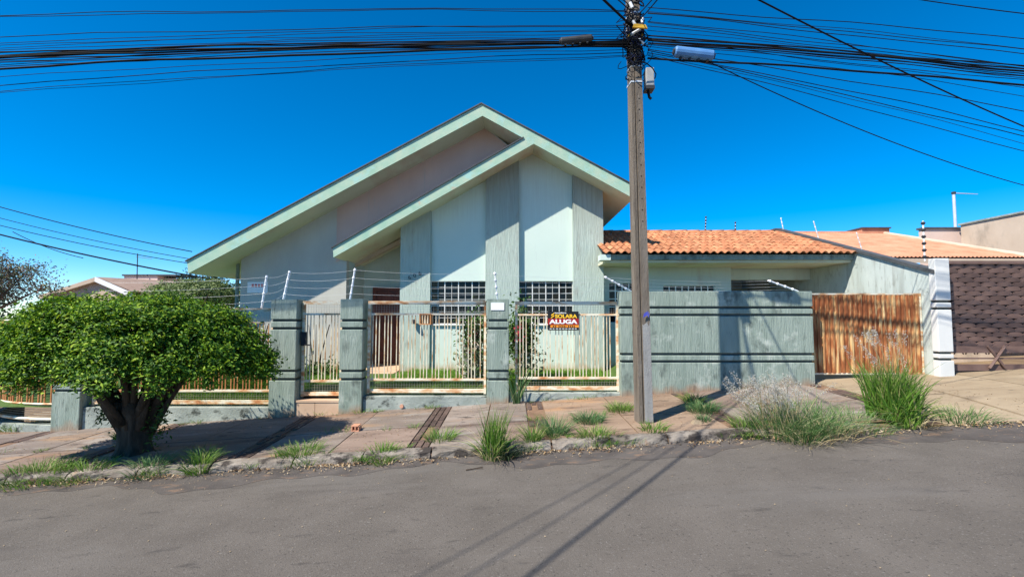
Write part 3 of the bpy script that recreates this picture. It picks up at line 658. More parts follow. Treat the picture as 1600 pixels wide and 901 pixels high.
# entrance step
st = root_at('entrance_step', ((pA[1] + pB[0]) / 2, FENCE_Y + .2, walk_z(-3.5, FENCE_Y)), label='low terracotta tiled step under the pedestrian gate', cat='step')
zs = Zp(624, FENCE_Y + .1); xm = pA[1] + (pB[0] - pA[1]) * .45; zw = walk_z(-3.6, FENCE_Y) - .06
for a, b in ((pA[1] + .004, xm - .004), (xm + .004, pB[0] - .004)):
    part(MB().box(a, b, FENCE_Y + .03, FENCE_Y + .06, zw, zs - .04), 'riser_tile', 'terracotta_floor', st)
part(MB().box(pA[1] + .004, pB[0] - .004, FENCE_Y + .02, FENCE_Y + .5, zs - .038, zs), 'tread', 'terracotta_floor', st)
part(MB().box(pA[1] + .004, pB[0] - .004, FENCE_Y + .065, FENCE_Y + .5, zw, zs - .04), 'riser', 'plaster_old_base', st)
# path from gate to porch
pth = MB(); xa_, xb_ = pA[1] + .05, pB[0] + .15
pth.hexa([(xa_, 9.2, zs - .1), (xb_, 9.2, zs - .1), (xr1, 11.3, PZ - .12), (Xpch + .1, 11.3, PZ - .12), (xa_, 9.2, zs - .004), (xb_, 9.2, zs - .004), (xr1, 11.3, PZ - .004), (Xpch + .1, 11.3, PZ - .004)])
pth.build('path', 'terracotta_floor', kind='structure')
# mailbox in the fence
mbx = at(665, 498, YFN)
mr_ = root_at('mailbox', (mbx.x, YFN, mbx.z - .1), label='small rusty open-fronted mailbox set among the fence bars', cat='mailbox')
bxm = MB(); x0, x1, z0, z1 = mbx.x - .11, mbx.x + .11, mbx.z - .11, mbx.z + .1
bxm.box(x0, x1, YFN - .06, YFN + .12, z1 - .02, z1).box(x0, x1, YFN - .06, YFN + .12, z0, z0 + .02).box(x0, x0 + .02, YFN - .058, YFN + .118, z0 + .021, z1 - .021).box(x1 - .02, x1, YFN - .058, YFN + .118, z0 + .021, z1 - .021).box(x0 + .021, x1 - .021, YFN + .1, YFN + .118, z0 + .021, z1 - .021)
part(bxm, 'box', 'very_rusty_bar', mr_)
for k in range(3): part(MB().box(mbx.x - .06 + .05 * k, mbx.x - .04 + .05 * k, YFN - .055, YFN - .04, z0 + .021, z1 - .021), 'slat', 'rusty_bar', mr_)
# curved corner fence at the far left
crv = root_at('curved_fence', (-10, 9.6, .2 - .6), label='rusty curved corner fence left of the corner pillar, under the tree', cat='fence')
arc = [(-8.72 - 3.2 * math.sin(a), 8.95 + 3.2 * (1 - math.cos(a))) for a in np.linspace(0, 1.25, 26)]
zc_l, zc_b = Zp(631, 8.95), Zp(658, 8.95)
for z, r_, m_ in ((zc_l, .022, 'rusty_rail'), (zc_b + .04, .03, 'rusty_rail'), (PT + LZ - .2, .022, 'rusty_rail')):
    part(MB().tube([(x, y, z) for x, y in arc], r_, 6), 'rail', m_, crv)
me = bar_mesh(PT + LZ - .22 - zc_l - .0, .02); me.materials.append(MATS['very_rusty_bar'])
for i in range(60):
    tt = i / 60 * 25; k = int(tt); fx = tt - k; x = arc[k][0] + (arc[k + 1][0] - arc[k][0]) * fx; y = arc[k][1] + (arc[k + 1][1] - arc[k][1]) * fx
    if i % 4 != 3: inst(me, 'bar', crv, Matrix.Translation((x, y, zc_l + .01)))
wm = MB()
for k in range(5): wm.tube([(x, y + .02, zc_b + .08 + (zc_l - zc_b - .1) * k / 5) for x, y in arc], .003, 4)
part(wm, 'wire_mesh', 'wire_steel', crv, kind='stuff')
bwm = MB(); v_ = []; f_ = []
for i, (x, y) in enumerate(arc):
    dx, dy = math.sin(0), 1
    z_ = walk_z(x, FENCE_Y)
    v_ += [(x, y - .08, z_ - .3), (x, y - .08, zc_b - .06), (x, y + .12, zc_b - .06), (x, y + .12, z_ - .3)]
    if i: o = 4 * i; f_ += [(o - 4 + a, o - 4 + (a + 1) % 4, o + (a + 1) % 4, o + a) for a in range(4)]
part(bwm.add(v_, f_), 'base', 'plaster_old_base', crv)

# solid street wall
x0, x1 = Xp(969, FENCE_Y, 540), Xp(1270.5, FENCE_Y, 540)
sw = root_at('street_wall', ((x0 + x1) / 2, FENCE_Y + .1, walk_z(4, FENCE_Y)), label='solid grooved green street wall behind the utility pole', cat='wall')
ZWT = Zp(455, FENCE_Y)
block_stack(None, x0, x1, FENCE_Y - .03, FENCE_Y + .2, walk_z(x0, FENCE_Y) - .1, ZWT, [Zp(480.5, FENCE_Y), Zp(492, FENCE_Y), Zp(553, FENCE_Y), Zp(564.5, FENCE_Y)], 'plaster_fence', sw)
# rusty driveway gate: ribbed sheet
gx0, gx1, gy = x1 + .02, XB - .015, FENCE_Y + .3
rg = root_at('driveway_gate', ((gx0 + gx1) / 2, gy, walk_z(7, gy)), label='tall driveway gate of rust-streaked cream ribbed sheet metal', cat='gate')
gz0, gz1 = walk_z(6.8, gy) + .06, Zp(458, gy)
npan = 12; pw = (gx1 - gx0 - .08) / npan
for i in range(npan):      # each folded sheet panel carries two trapezoid ribs
    a = gx0 + .04 + pw * i; mb = MB(); prof = []
    for k in range(2):
        q = a + pw / 2 * k; w = pw / 2
        prof += [(q + .001, 0), (q + w * .30, 0), (q + w * .42, -.022), (q + w * .82, -.022), (q + w * .94, 0)]
    prof += [(a + pw - .001, 0)]
    n = len(prof); vs = [(x, gy + d, gz0 + .03) for x, d in prof] + [(x, gy + d, gz1 - .03) for x, d in prof]
    vs += [(x, gy + d + .003, gz0 + .03) for x, d in prof] + [(x, gy + d + .003, gz1 - .03) for x, d in prof]
    fs = [(k, k + 1, n + k + 1, n + k) for k in range(n - 1)] + [(2 * n + k + 1, 2 * n + k, 3 * n + k, 3 * n + k + 1) for k in range(n - 1)]
    part(mb.add(vs, fs), 'sheet_panel', 'rusty_sheet', rg)
gf = MB().box(gx0, gx1, gy - .01, gy + .03, gz1 - .03, gz1).box(gx0, gx1, gy - .01, gy + .03, gz0, gz0 + .03).box(gx0, gx0 + .04, gy - .009, gy + .029, gz0 + .031, gz1 - .031).box(gx1 - .04, gx1, gy - .009, gy + .029, gz0 + .031, gz1 - .031)
part(gf, 'frame', 'rusty_rail', rg)

# ------------------------------------------------------------------ neighbour on the right
nx0, nx1 = Xp(1461, FENCE_Y, 500), Xp(1484, FENCE_Y, 500)
nc = root_at('white_column', ((nx0 + nx1) / 2, FENCE_Y + .15, walk_z(8.1, FENCE_Y)), label='white grooved gate column between the rusty gate and the brown lattice gate', cat='column')
block_stack(None, nx0, nx1, FENCE_Y - .05, FENCE_Y + .09, walk_z(8.1, FENCE_Y) - .08, Zp(404, FENCE_Y), [Zp(471, FENCE_Y), Zp(482, FENCE_Y), Zp(551, FENCE_Y), Zp(561, FENCE_Y)], 'neighbour_white', nc)
ly = FENCE_Y + .2
lg = root_at('lattice_gate', (9.6, ly, walk_z(9.6, ly)), label='wide brown gate of woven-look lattice with open bars below', cat='gate')
lx0, lx1 = nx1 + .03, 11.6
lt, lm, lb = Zp(410, ly), Zp(546, ly), Zp(577, ly)
part(MB().box(lx0, lx1, ly + .03, ly + .045, lm + .071, lt - .031), 'gap_shade_sheet', 'gap_shade_brown', lg)  # added sheet, its dark colour stands in for shade behind the gaps
part(MB().box(lx0, lx0 + .05, ly - .03, ly + .05, lb - .02, lt + .03).box(lx0 + .052, lx1, ly - .03, ly + .05, lt - .03, lt + .03).box(lx0 + .052, lx1, ly - .04, ly + .05, lm - .06, lm + .07).box(lx0 + .052, lx1, ly - .02, ly + .04, lb - .02, lb + .1)
     .box(lx0 + .052, lx1, ly - .02, ly + .02, lb + .2, lb + .225), 'frame', 'brown_paint', lg)
pw, phh = .30, .0875
me_v = []; fs = []; n = 9
for lay in (0, .012):
    for k in range(n):
        s = -1 + 2 * k / (n - 1); xx = s * pw * .53; b_ = -.016 * math.cos(s * math.pi / 2) + lay
        me_v += [(xx, b_ + .008, -.047), (xx, b_ - .010, .041 - .052 * abs(s) ** 3.5)]
for k in range(n - 1): fs += [(2 * k, 2 * k + 2, 2 * k + 3, 2 * k + 1), (2 * n + 2 * k + 2, 2 * n + 2 * k, 2 * n + 2 * k + 1, 2 * n + 2 * k + 3), (2 * k + 1, 2 * k + 3, 2 * n + 2 * k + 3, 2 * n + 2 * k + 1), (2 * k + 2, 2 * k, 2 * n + 2 * k, 2 * n + 2 * k + 2)]
wv = MB().add(me_v, fs).mesh('lattice_strip'); wv.materials.append(MATS['brown_paint'])
j = 0; z = lm + .12
while z < lt - .05:
    x = lx0 + .20 + (pw / 2 if j % 2 else 0)
    while x < lx1 - .1: inst(wv, 'lattice_strip', lg, Matrix.Translation((x + random.uniform(-.006, .006), ly + (.01 if j % 2 else 0), z + random.uniform(-.003, .003))) @ Matrix.Rotation(random.uniform(-.025, .025), 4, 'Y')); x += pw
    z += phh; j += 1
xo = Xp(1549, ly); zo = lb + .25
part(MB().tube([(xo - .16, ly - .05, zo + .2), (xo + .16, ly - .05, zo - .22)], .025, 6).tube([(xo + .16, ly - .065, zo + .2), (xo - .16, ly - .065, zo - .22)], .025, 6), 'cross_ornament', 'brown_paint', lg)
for k in range(14):
    xk_ = lx0 + .3 + k * .22
    part(MB().tube([(xk_ + .09 * math.cos(a), ly - .0, lb + .29 + .05 * math.sin(a)) for a in np.linspace(0, math.pi, 7)], .012, 5), 'scroll', 'brown_paint', lg)
nh = root_at('neighbour_house', (10.5, 13, .9), label='neighbouring house with a broad orange tile roof behind the lattice gate', cat='house')
ye, yr = 11.0, 15.5; ze, zr = Zp(403, ye), Zp(365, yr)
nxa, nxb = XB + .17, Xp(1600, ye, 405)
vs, fs = [], []; ncol = 44
for i in range(ncol * 2 + 1):
    x = nxa + (nxb + .2 - nxa) * i / (ncol * 2); b_ = .03 if i % 2 else 0
    for jj in range(25):
        s = jj / 24; step = .015 * (1 - (s * 12) % 1)
        vs.append((x, ye + (yr - ye) * s, ze + (zr - ze) * s + b_ + step))
for i in range(ncol * 2):
    for jj in range(24): a = i * 25 + jj; fs.append((a, a + 25, a + 26, a + 1))
part(MB().add(vs, fs), 'roof', 'clay_far', nh, kind='stuff')
part(MB().prism_x([(ye, ze - .12), (yr, zr - .12), (yr + 4, ze - .12), (yr + 4, ze - .02), (yr, zr - .02), (ye, ze - .02)], nxa, nxb + .18), 'roof_deck', 'beige_wall', nh)
part(MB().box(nxa, nxb - .2, 11.6, 19, .6, ze - .12), 'wall', 'beige_wall', nh)
part(MB().box(Xp(1345, yr), Xp(1388, yr), yr - .2, yr + .6, zr - .05, zr + .14), 'ridge_vent', 'clay_far', nh)
part(MB().box(Xp(1345, yr) - .03, Xp(1388, yr) + .03, yr - .25, yr + .65, zr + .141, zr + .18), 'vent_cover', 'roof_metal', nh)
part(MB().tube([(nxa, yr, zr + .01), (nxb + .2, yr, zr + .01)], .07, 8), 'ridge', 'clay_far', nh)
part(MB().tube([(nxb + .2, ye, ze + .03), (nxb + .2, yr, zr + .03)], .06, 8), 'verge', 'beige_wall', nh)
XH = 16.7
hw = root_at('tall_side_wall', (XH, 13, .9), label='tall weathered beige wall at the right edge behind the orange roof', cat='wall')
zt_ = Zp(352, 17.0)
part(MB().box(XH, XH + .25, 7, 17, .5, zt_), 'wall', 'beige_wall', hw); part(MB().box(XH - .05, XH + .3, 7, 17.05, zt_ + .001, zt_ + .06), 'coping', 'plaster_old_base', hw)
pwl = root_at('pink_wall', (16, 17.3, .9), label='flat pinkish wall between the orange roof and the tall beige wall', cat='wall')
part(MB().box(Xp(1449, 17.2), XH + .2, 17.2, 17.4, .5, Zp(358, 17.2)), 'wall', 'pink_wall', pwl); part(MB().box(Xp(1447, 17.2), XH + .2, 17.15, 17.45, Zp(358, 17.2) + .001, Zp(358, 17.2) + .07), 'coping', 'roof_metal', pwl)
an = at(1493, 358, 18); an2 = at(1491, 301, 18)
ar = root_at('roof_antenna', (an.x, 18, an.z - .3), label='thin pale mast with a short side arm above the beige walls', cat='antenna')
part(MB().tube([(an.x, 18, an.z - 2), (an.x, 18, an2.z)], .05, 8), 'mast', 'galvanised', ar); part(MB().tube([(an.x, 18, an2.z - .02), (an.x + .95, 18, an2.z - .06)], [.02, .012], 6), 'arm', 'galvanised', ar)
part(MB().tube([(an.x, 18, an2.z - .06), (an.x, 18, an2.z + .03)], .07, 8), 'cap', 'dark_metal', ar)

# ------------------------------------------------------------------ background on the left
mat('roof_brown', [(.3, (.30, .20, .15)), (.7, (.38, .27, .21))], 3, stains=[((.22, .15, .11), 8, (.5, 2, 1), .6, .75)])
gl = -1.1
tp_ = []
for k in range(46):
    x = -75 + k * 1.7; y = 52 + random.uniform(-4, 6); h = random.uniform(3.6, 5.6); d_ = unit(rng.normal(size=(260, 3))) * rng.uniform(.4, 1, (260, 1)); tp_.append(np.array([x, y, gl + h * .6]) + d_ * np.array([1.9, 1.5, h * .75]))
P_ = np.concatenate(tp_); v, f = leaves(P_, rng.normal(size=P_.shape) + np.array([0, -.3, .6]), .5, .35); npmesh('horizon_cover_trees', v, f, 'leaf_dark', label='added low dark line of far trees covering the pale horizon at the left edge', kind='stuff')  # trees added to cover the white sky band at the left horizon
hl = root_at('distant_house', (-24, 32, gl), label='distant beige house with brown tile roof and white barge boards beyond the tree', cat='house')
Yh = 30
pk = at(148, 433, Yh); le = at(70, 460, Yh); re_ = at(195, 455, Yh)
part(MB().prism_y([(le.x, gl), (re_.x, gl), (re_.x, re_.z), (pk.x, pk.z - .1), (le.x, le.z)], Yh + .3, Yh + .5), 'wall', 'beige_wall', hl)
part(MB().prism_y([(pk.x, pk.z), (le.x - .4, le.z - .05), (le.x - .4, le.z - .3), (pk.x, pk.z - .28)], Yh, Yh + .28), 'barge_board', 'beige_wall', hl)
part(MB().prism_y([(pk.x, pk.z + .02), (re_.x + .3, re_.z - .05), (re_.x + .3, re_.z - .35), (pk.x, pk.z - .28)], Yh, Yh + .28), 'barge_board', 'white_clean', hl)
ri = at(255, 458, Yh + 1)
part(MB().add([(pk.x, Yh + .1, pk.z + .03), (re_.x + .4, Yh + .1, re_.z), (ri.x + 1, Yh + 6, re_.z), (pk.x + 3.3, Yh + 7.5, pk.z + .1)], [(0, 1, 2, 3)]).add([(pk.x, Yh + .1, pk.z + .03), (pk.x + 3.3, Yh + 7.5, pk.z + .1), (le.x, Yh + 7.5, le.z), (le.x - .4, Yh + .1, le.z - .03)], [(0, 1, 2, 3)]), 'roof', 'roof_brown', hl)
tk0, tk1 = at(194, 431, 36), at(245, 460, 36)
part(MB().box(tk0.x, tk1.x, 36, 38, gl, tk0.z), 'water_tower', 'pink_wall', hl); part(MB().box(tk1.x + .001, Xp(272, 36), 36.6, 38, gl, tk0.z - .15), 'tower_side', 'beige_wall', hl)
part(MB().box(tk0.x - .1, Xp(272, 36) + .1, 35.9, 38.1, tk0.z + .001, tk0.z + .12), 'tower_coping', 'roof_metal', hl)
a0, a1 = at(215, 431, 35.5), at(215, 396, 35.5)
am = root_at('tv_antenna', (a0.x, 35.5, a0.z), label='thin television antenna mast above the distant beige house', cat='antenna')
part(MB().tube([(a0.x, 35.5, a0.z - 2), (a1.x, 35.5, a1.z)], .035, 6), 'mast', 'dark_metal', am); part(MB().tube([(a1.x - .1, 35.5, a1.z - .25), (a1.x + 1.1, 35.5, a1.z - .4)], .02, 5), 'arm', 'dark_metal', am)

def branchy(root, base, h, spread, n1, n2, m, r0, lean=(0, 0)):
    mb = MB(); tips = []
    top = Vector(base) + Vector((lean[0], lean[1], h * .45)); mb.tube([base, Vector(base).lerp(top, .5) + Vector((.05 * h * random.uniform(-1, 1), 0, 0)), top], [r0, r0 * .8, r0 * .65], 8, jitter=.1)
    for i in range(n1):
        a = 2 * math.pi * i / n1 + random.uniform(-.3, .3); s0 = Vector(base).lerp(top, random.uniform(.6, 1))
        e = s0 + Vector((math.cos(a) * spread * random.uniform(.5, 1), math.sin(a) * spread * random.uniform(.5, 1), h * random.uniform(.2, .55)))
        midp = s0.lerp(e, .5) + Vector((random.uniform(-1, 1), random.uniform(-1, 1), random.uniform(0, 1))) * spread * .12
        mb.tube([s0, midp, e], [r0 * .4, r0 * .25, r0 * .1], 6); tips.append(e)
        for k in range(n2):
            s1 = midp.lerp(e, random.uniform(0, .9)); e1 = s1 + Vector((random.uniform(-1, 1), random.uniform(-1, 1), random.uniform(-.15, .9))) * spread * .38
            mb.tube([s1, s1.lerp(e1, .5) + Vector((0, 0, .06 * spread)), e1], [r0 * .16, r0 * .1, r0 * .04], 5); tips.append(e1)
    part(mb, 'trunk', m, root, smooth=True); return tips
t1 = root_at('sparse_tree', (-27.5, 24, gl), label='sparse reddish tree with bare branches at the left edge', cat='tree')
tips = branchy(t1, Vector((-28.2, 24, gl)), 7.3, 3.3, 9, 8, 'bark_pale', .22)
P_ = np.concatenate([np.array(tp) + rng.normal(size=(150, 3)) * np.array([.42, .42, .26]) for tp in tips])
v, f = leaves(P_, rng.normal(size=P_.shape) + np.array([0, 0, 1.0]), .13, .08); npmesh('crown', v, f, 'leaf_reddish', t1)
def bush_cloud(c, rad, n, L, w, shell=.6):
    d = unit(rng.normal(size=(n, 3))); rr = (shell + (1 - shell) * rng.uniform(0, 1, n)) * (1 + .16 * np.sin(d[:, 0] * 6 + c[0]) * np.cos(d[:, 2] * 5 + d[:, 1] * 7))
    P = np.array(c) + d * rr[:, None] * np.array(rad); return leaves(P, d + rng.normal(size=(n, 3)) * .7 + np.array([0, 0, .3]), L, w)
for px, py, Y, rad, m_, lab, nl in ((318, 462, 16.5, (1.35, 1.1, .62), 'leaf_olive', 'rounded olive green bush beyond the left end of the house', 9000), (262, 468, 19, (1.0, 1.0, .8), 'leaf_olive', 'small olive bush seen just above the clipped tree', 5000)):
    c = at(px, py, Y); r_ = root_at('bush', (c.x, Y, gl), label=lab, cat='bush')
    part(MB().tube([(c.x, Y, gl), (c.x, Y, c.z)], [.09, .05], 6).tube([(c.x, Y, c.z - .6), (c.x + .5, Y, c.z + .2)], [.05, .02], 5), 'trunk', 'bark', r_)
    v, f = bush_cloud(c, rad, nl, .11, .05, .55); npmesh('crown', v, f, m_, r_)
c = at(316, 440, 26); r_ = root_at('dark_tree', (c.x, 26, gl), label='dark drooping tree behind the left roof corner of the house', cat='tree')
tips = branchy(r_, Vector((c.x, 26, gl)), 5.3, 1.2, 8, 4, 'bark', .16)
P_ = np.concatenate([np.array(tp) + rng.normal(size=(130, 3)) * np.array([.25, .3, .4]) for tp in tips]); v, f = leaves(P_, rng.normal(size=P_.shape), .22, .06); npmesh('crown', v, f, 'leaf_dark', r_)

# ------------------------------------------------------------------ the clipped street tree
tb = ground(216, 704)
TX, TY, TZ = tb.x, tb.y - .08, tb.z - .02
tree = root_at('clipped_tree', (TX, TY, TZ), label='clipped umbrella-shaped tree with a fluted multi-stemmed trunk on the pavement', cat='tree')
mb = MB(); rings = []; ns = 28
for h, r_ in ((0, .26), (.06, .215), (.18, .185), (.36, .185), (.52, .215), (.66, .27), (.78, .26)):
    ring = []
    for k in range(ns):
        a = 2 * math.pi * k / ns; fl = 1 + .16 * math.sin(a * 5 + h * 2) + .08 * math.sin(a * 9 - h * 3)
        rr = r_ * fl * (.9 if h > .7 else 1); ring.append((TX + math.cos(a) * rr, TY + math.sin(a) * rr * .9, TZ + h))
    rings.append(ring)
mb.add([v_ for r in rings for v_ in r], [(i * ns + k, i * ns + (k + 1) % ns, (i + 1) * ns + (k + 1) % ns, (i + 1) * ns + k) for i in range(len(rings) - 1) for k in range(ns)] + [tuple((len(rings) - 1) * ns + k for k in range(ns))])
CR, CZ = 1.92, 1.03
stems = []
for i in range(22):
    a = 2 * math.pi * i / 22 + random.uniform(-.15, .15); ro = random.uniform(.10, .28); rt = random.uniform(.55, 1.75)
    s0 = Vector((TX + math.cos(a) * ro * .8, TY + math.sin(a) * ro * .7, TZ + random.uniform(.30, .62)))
    e = Vector((TX + math.cos(a) * rt, TY - .1 + math.sin(a) * rt * .52, CZ + random.uniform(.15, .7)))
    m1 = s0.lerp(e, .35) + Vector((0, 0, random.uniform(.02, .16))); m2 = s0.lerp(e, .7) + Vector((0, 0, random.uniform(0, .12)))
    mb.tube([s0, m1, m2, e], [random.uniform(.045, .085), .042, .026, .011], 7, jitter=.12); stems.append((m1, m2, e))
    for k in range(5):
        q = m1.lerp(e, random.uniform(.1, .95)); e2 = q + Vector((random.uniform(-.4, .4), random.uniform(-.35, .35), random.uniform(.05, .5))); mb.tube([q, q.lerp(e2, .5) + Vector((0, 0, .04)), e2], [.022, .015, .006], 5)
part(mb, 'trunk', 'bark', tree, smooth=True)
def crown_top(r): return 1.0 * (1 - np.clip(r, 0, 1) ** 3.2) ** .62
NCl = 1500
ph = rng.uniform(0, 2 * np.pi, NCl); rr = np.sqrt(rng.uniform(0, 1, NCl)) ** .85
lump = 1 + .05 * np.sin(ph * 5 + 1) + .04 * np.sin(ph * 9) + .03 * np.sin(ph * 14 + 2)
top = crown_top(rr); kind_ = rng.uniform(0, 1, NCl)
zz = np.where(kind_ < .62, top * rng.uniform(.82, 1.0, NCl), top * rng.uniform(0.0, .85, NCl))
bot = -.17 + .34 * np.maximum(0, .75 - rr) + .05 * np.sin(ph * 7)
zz = np.maximum(zz, bot) + np.where(rr > .78, rng.uniform(-.20, .0, NCl), 0) + rng.normal(size=NCl) * .03
C_ = np.stack([TX + np.cos(ph) * rr * CR * lump, TY - .12 + np.sin(ph) * rr * CR * .56 * lump, CZ + zz * (1 + .05 * np.sin(ph * 3 + rr * 8))], 1)
sh_ = rng.uniform(0, 1, NCl) < .10        # unclipped shoots that break the outline
C_[sh_] += unit(C_[sh_] - np.array([TX, TY, CZ - .3])) * rng.uniform(.04, .15, (sh_.sum(), 1))
cnt = np.where(sh_, rng.integers(16, 40, NCl), rng.integers(44, 108, NCl))
P_ = np.repeat(C_, cnt, 0) + rng.normal(size=(cnt.sum(), 3)) * np.array([.075, .075, .048])
out = np.repeat(C_, cnt, 0) - np.array([TX, TY, CZ - .5]); nr = unit(out) * .7 + np.array([0, 0, .75]) + rng.normal(size=P_.shape) * .55
v, f = leaves(P_, nr, .058, .029); npmesh('crown', v, f, 'leaf_hedge', tree)
# suckers at the foot
P_ = np.array([TX + .38, TY - .05, TZ + .42]) + rng.normal(size=(170, 3)) * np.array([.08, .08, .16]); P2 = np.array([TX - .42, TY, TZ + .62]) + rng.normal(size=(150, 3)) * np.array([.09, .08, .1])
v, f = leaves(np.concatenate([P_, P2]), rng.normal(size=(320, 3)), .07, .03); npmesh('suckers', v, f, 'leaf_garden', tree, kind='stuff')

# ------------------------------------------------------------------ garden plants
# lawn
n = 42000; gx = rng.uniform(-8.0, 2.2, n); gyv = 9.0 + 2.6 * rng.uniform(0, 1, n) ** 1.35
keep = ~((gx > -4.3 + (gyv - 9) * .3) & (gx < -2.75 + (gyv - 9) * .1)); gx, gyv = gx[keep], gyv[keep]; n = len(gx)
base = np.stack([gx, gyv, [garden_z(a, b) for a, b in zip(gx, gyv)]], 1); d = rng.normal(size=(n, 3)) * .35; d[:, 2] = 1; d = unit(d)
v, f = blades(base, d, rng.uniform(.07, .17, n) * np.where(gx < -4.4, 2.4, 1), rng.uniform(.006, .011, n), rng.uniform(.2, .8, n), 2)
npmesh('lawn', v, f, 'grass_lawn', label='green lawn grass between the fence and the house', kind='stuff')
def shrub(px, py, Y, parts, stem_n, label, name='flowering_shrub'):
    c = Vector((Xp(px, Y, py), Y, garden_z(Xp(px, Y), Y))); r_ = root_at(name, c, label=label, cat='shrub'); mb = MB()
    for k in range(stem_n):
        a = random.uniform(0, 6.28); mb.tube([c + Vector((.05 * math.cos(a), .05 * math.sin(a), 0)), c + Vector((.12 * math.cos(a), .12 * math.sin(a), .6)), c + Vector((.3 * math.cos(a), .25 * math.sin(a), 1.3))], [.018, .014, .006], 5)
    part(mb, 'stem', 'bark', r_)
    for nm, m_, n_, mean, sd, L, w in parts:
        P = np.array(c) + np.array(mean) + rng.normal(size=(n_, 3)) * np.array(sd); v, f = leaves(P, rng.normal(size=(n_, 3)) + np.array([0, -.5, .5]), L, w); npmesh(nm, v, f, m_, r_)
shrub(742, 580, 10.1, [('foliage', 'leaf_garden', 900, (.02, 0, .95), (.17, .15, .28), .10, .05), ('pale_foliage', 'leaf_variegated', 620, (-.02, -.12, .45), (.17, .12, .26), .13, .06), ('flower', 'petal_red', 26, (-.08, -.2, .75), (.12, .05, .15), .07, .06)], 7, 'flowering shrub with pale and red blossoms just left of the plated pillar')
shrub(815, 580, 9.9, [('foliage', 'leaf_garden', 1500, (-.02, 0, .98), (.15, .15, .30), .10, .05), ('pale_foliage', 'leaf_variegated', 260, (.12, -.1, .5), (.18, .12, .22), .11, .05), ('flower', 'petal_red', 46, (-.05, -.25, 1.12), (.05, .05, .10), .08, .06)], 8, 'tall dark shrub with a red blossom just right of the plated pillar')
c = ground(806, 618); c.y = 8.62; c.z = walk_z(c.x, c.y)
v, f = clump(c, 26, .06, .85, .035, .15, .35, 5); npmesh('spiky_plant', v, f, 'grass_blue', label='spiky upright plant at the foot of the plated pillar', cat='plant')
shrub(395, 600, 10.2, [('foliage', 'leaf_olive', 1500, (-.2, 0, .35), (.6, .3, .22), .12, .035)], 5, 'low leafy shrub behind the rusty fence panel left of the gate', 'garden_shrub')
shrub(492, 585, 10.6, [('foliage', 'leaf_garden', 900, (0, 0, .22), (.35, .2, .13), .11, .035)], 5, 'low leafy shrub seen through the pedestrian gate', 'garden_shrub')

# ------------------------------------------------------------------ pavement weeds
def gz(x, y): return dw(x, y) if y > KERB_Y + .02 else road_z(x) + .004
def weed(name, px, py, m_, n_, rad, L, w, droop, spread, label, group=None, f=dw, seg=4, ry=1):
    c = ground(px, py, f); v, fc = clump(c, n_, rad, L, w, droop, spread, seg, gz); return npmesh(name, v, fc, m_, label=label, cat='weed', group=group), c
c = ground(772, 703, dw); tw_ = root_at('tall_weed', c, label='tall upright green grass clump growing from the kerb below the plated pillar', cat='weed')
v, f = cat_meshes([clump(c, 330, .11, .52, .015, .18, .02, 5, gz, .6, .08), clump(c, 110, .14, .34, .014, .55, .4, 5, gz, .6), clump(c, 26, .10, .85, .007, .2, .1, 5, gz, .4)]); npmesh('blades', v, f, 'grass_weed', tw_)
v, f = clump(Vector((c.x + .16, c.y - .02, 0)), 130, .12, .26, .012, .8, .9, 4, gz, .6); npmesh('dead_blades', v, f, 'leaf_dark', tw_)
v, f = clump(c, 70, .16, .4, .008, .7, .8, 4, gz, .6); npmesh('straw', v, f, 'grass_dry', tw_)
for k, (px, py, m_, n_, rad, L, lab) in enumerate([
    (920, 658, 'grass_blue', 380, .22, .16, 'low bluish grass patch on the pavement left of the utility pole'),
    (968, 641, 'grass_weed', 260, .20, .16, 'low green grass patch close behind the utility pole, beside the wall end'),
    (1098, 642, 'grass_blue', 340, .22, .20, 'low bluish grass patch lying across the pole shadow'),
    (1083, 628, 'grass_weed', 220, .15, .18, 'small bright grass tuft above the pole shadow'),
    (1100, 657, 'grass_blue', 90, .10, .13, 'tiny grass tuft just below the pole shadow patch'),
    (868, 692, 'grass_blue', 240, .16, .30, 'bluish spreading grass tuft on the kerb, second right of the tall clump'),
    (832, 688, 'grass_weed', 140, .11, .26, 'thin green grass tuft on the kerb just right of the tall clump'),
    (930, 682, 'grass_weed', 180, .20, .16, 'short yellowish grass tuft on the kerb left of the pole foot'),
    (1022, 672, 'grass_weed', 160, .17, .14, 'short grass tuft at the foot of the utility pole'),
    (688, 700, 'grass_weed', 180, .20, .18, 'short yellow-green grass tuft on the kerb beside the dark tile strip'),
    (470, 708, 'grass_weed', 260, .26, .17, 'bushy yellow-green weed clump over the kerb right of the tree shadow'),
    (596, 722, 'grass_weed', 200, .18, .16, 'small bright grass tuft in the gutter left of the tall clump'),
    (312, 738, 'grass_weed', 260, .16, .25, 'bright green grass clump in the gutter below the tree trunk'),
    (235, 742, 'grass_blue', 260, .24, .17, 'dull green grass clump in the gutter below the tree, next to the bright one'),
    (60, 752, 'grass_weed', 420, .40, .17, 'wide green grass clump in the gutter at the left edge'),
    (135, 748, 'grass_weed', 260, .30, .15, 'dry-tipped grass clump in the gutter left of the tree'),
    (120, 665, 'grass_weed', 120, .12, .20, 'small weed at the foot of the corner pillar'),
    (185, 685, 'grass_weed', 90, .08, .16, 'tiny weed on the pavement left of the tree trunk'),
    (40, 668, 'grass_weed', 260, .35, .18, 'weed patch below the curved corner fence'),
    (545, 640, 'grass_weed', 60, .07, .12, 'tiny weed at the foot of the pillar right of the gate'),
    (1500, 655, 'grass_feather', 260, .35, .18, 'low straggling grass on the driveway edge at the right'),
    (1170, 668, 'grass_weed', 200, .20, .20, 'bright low weed just left of the feathery grass')]):
    weed('weed_tuft', px, py, m_, n_, rad, L, .009, .5, .7, lab, 'grass tufts on the pavement and kerb', seg=3, f=(dw if ground(px, py, dw).y > KERB_Y + .1 else road_z))
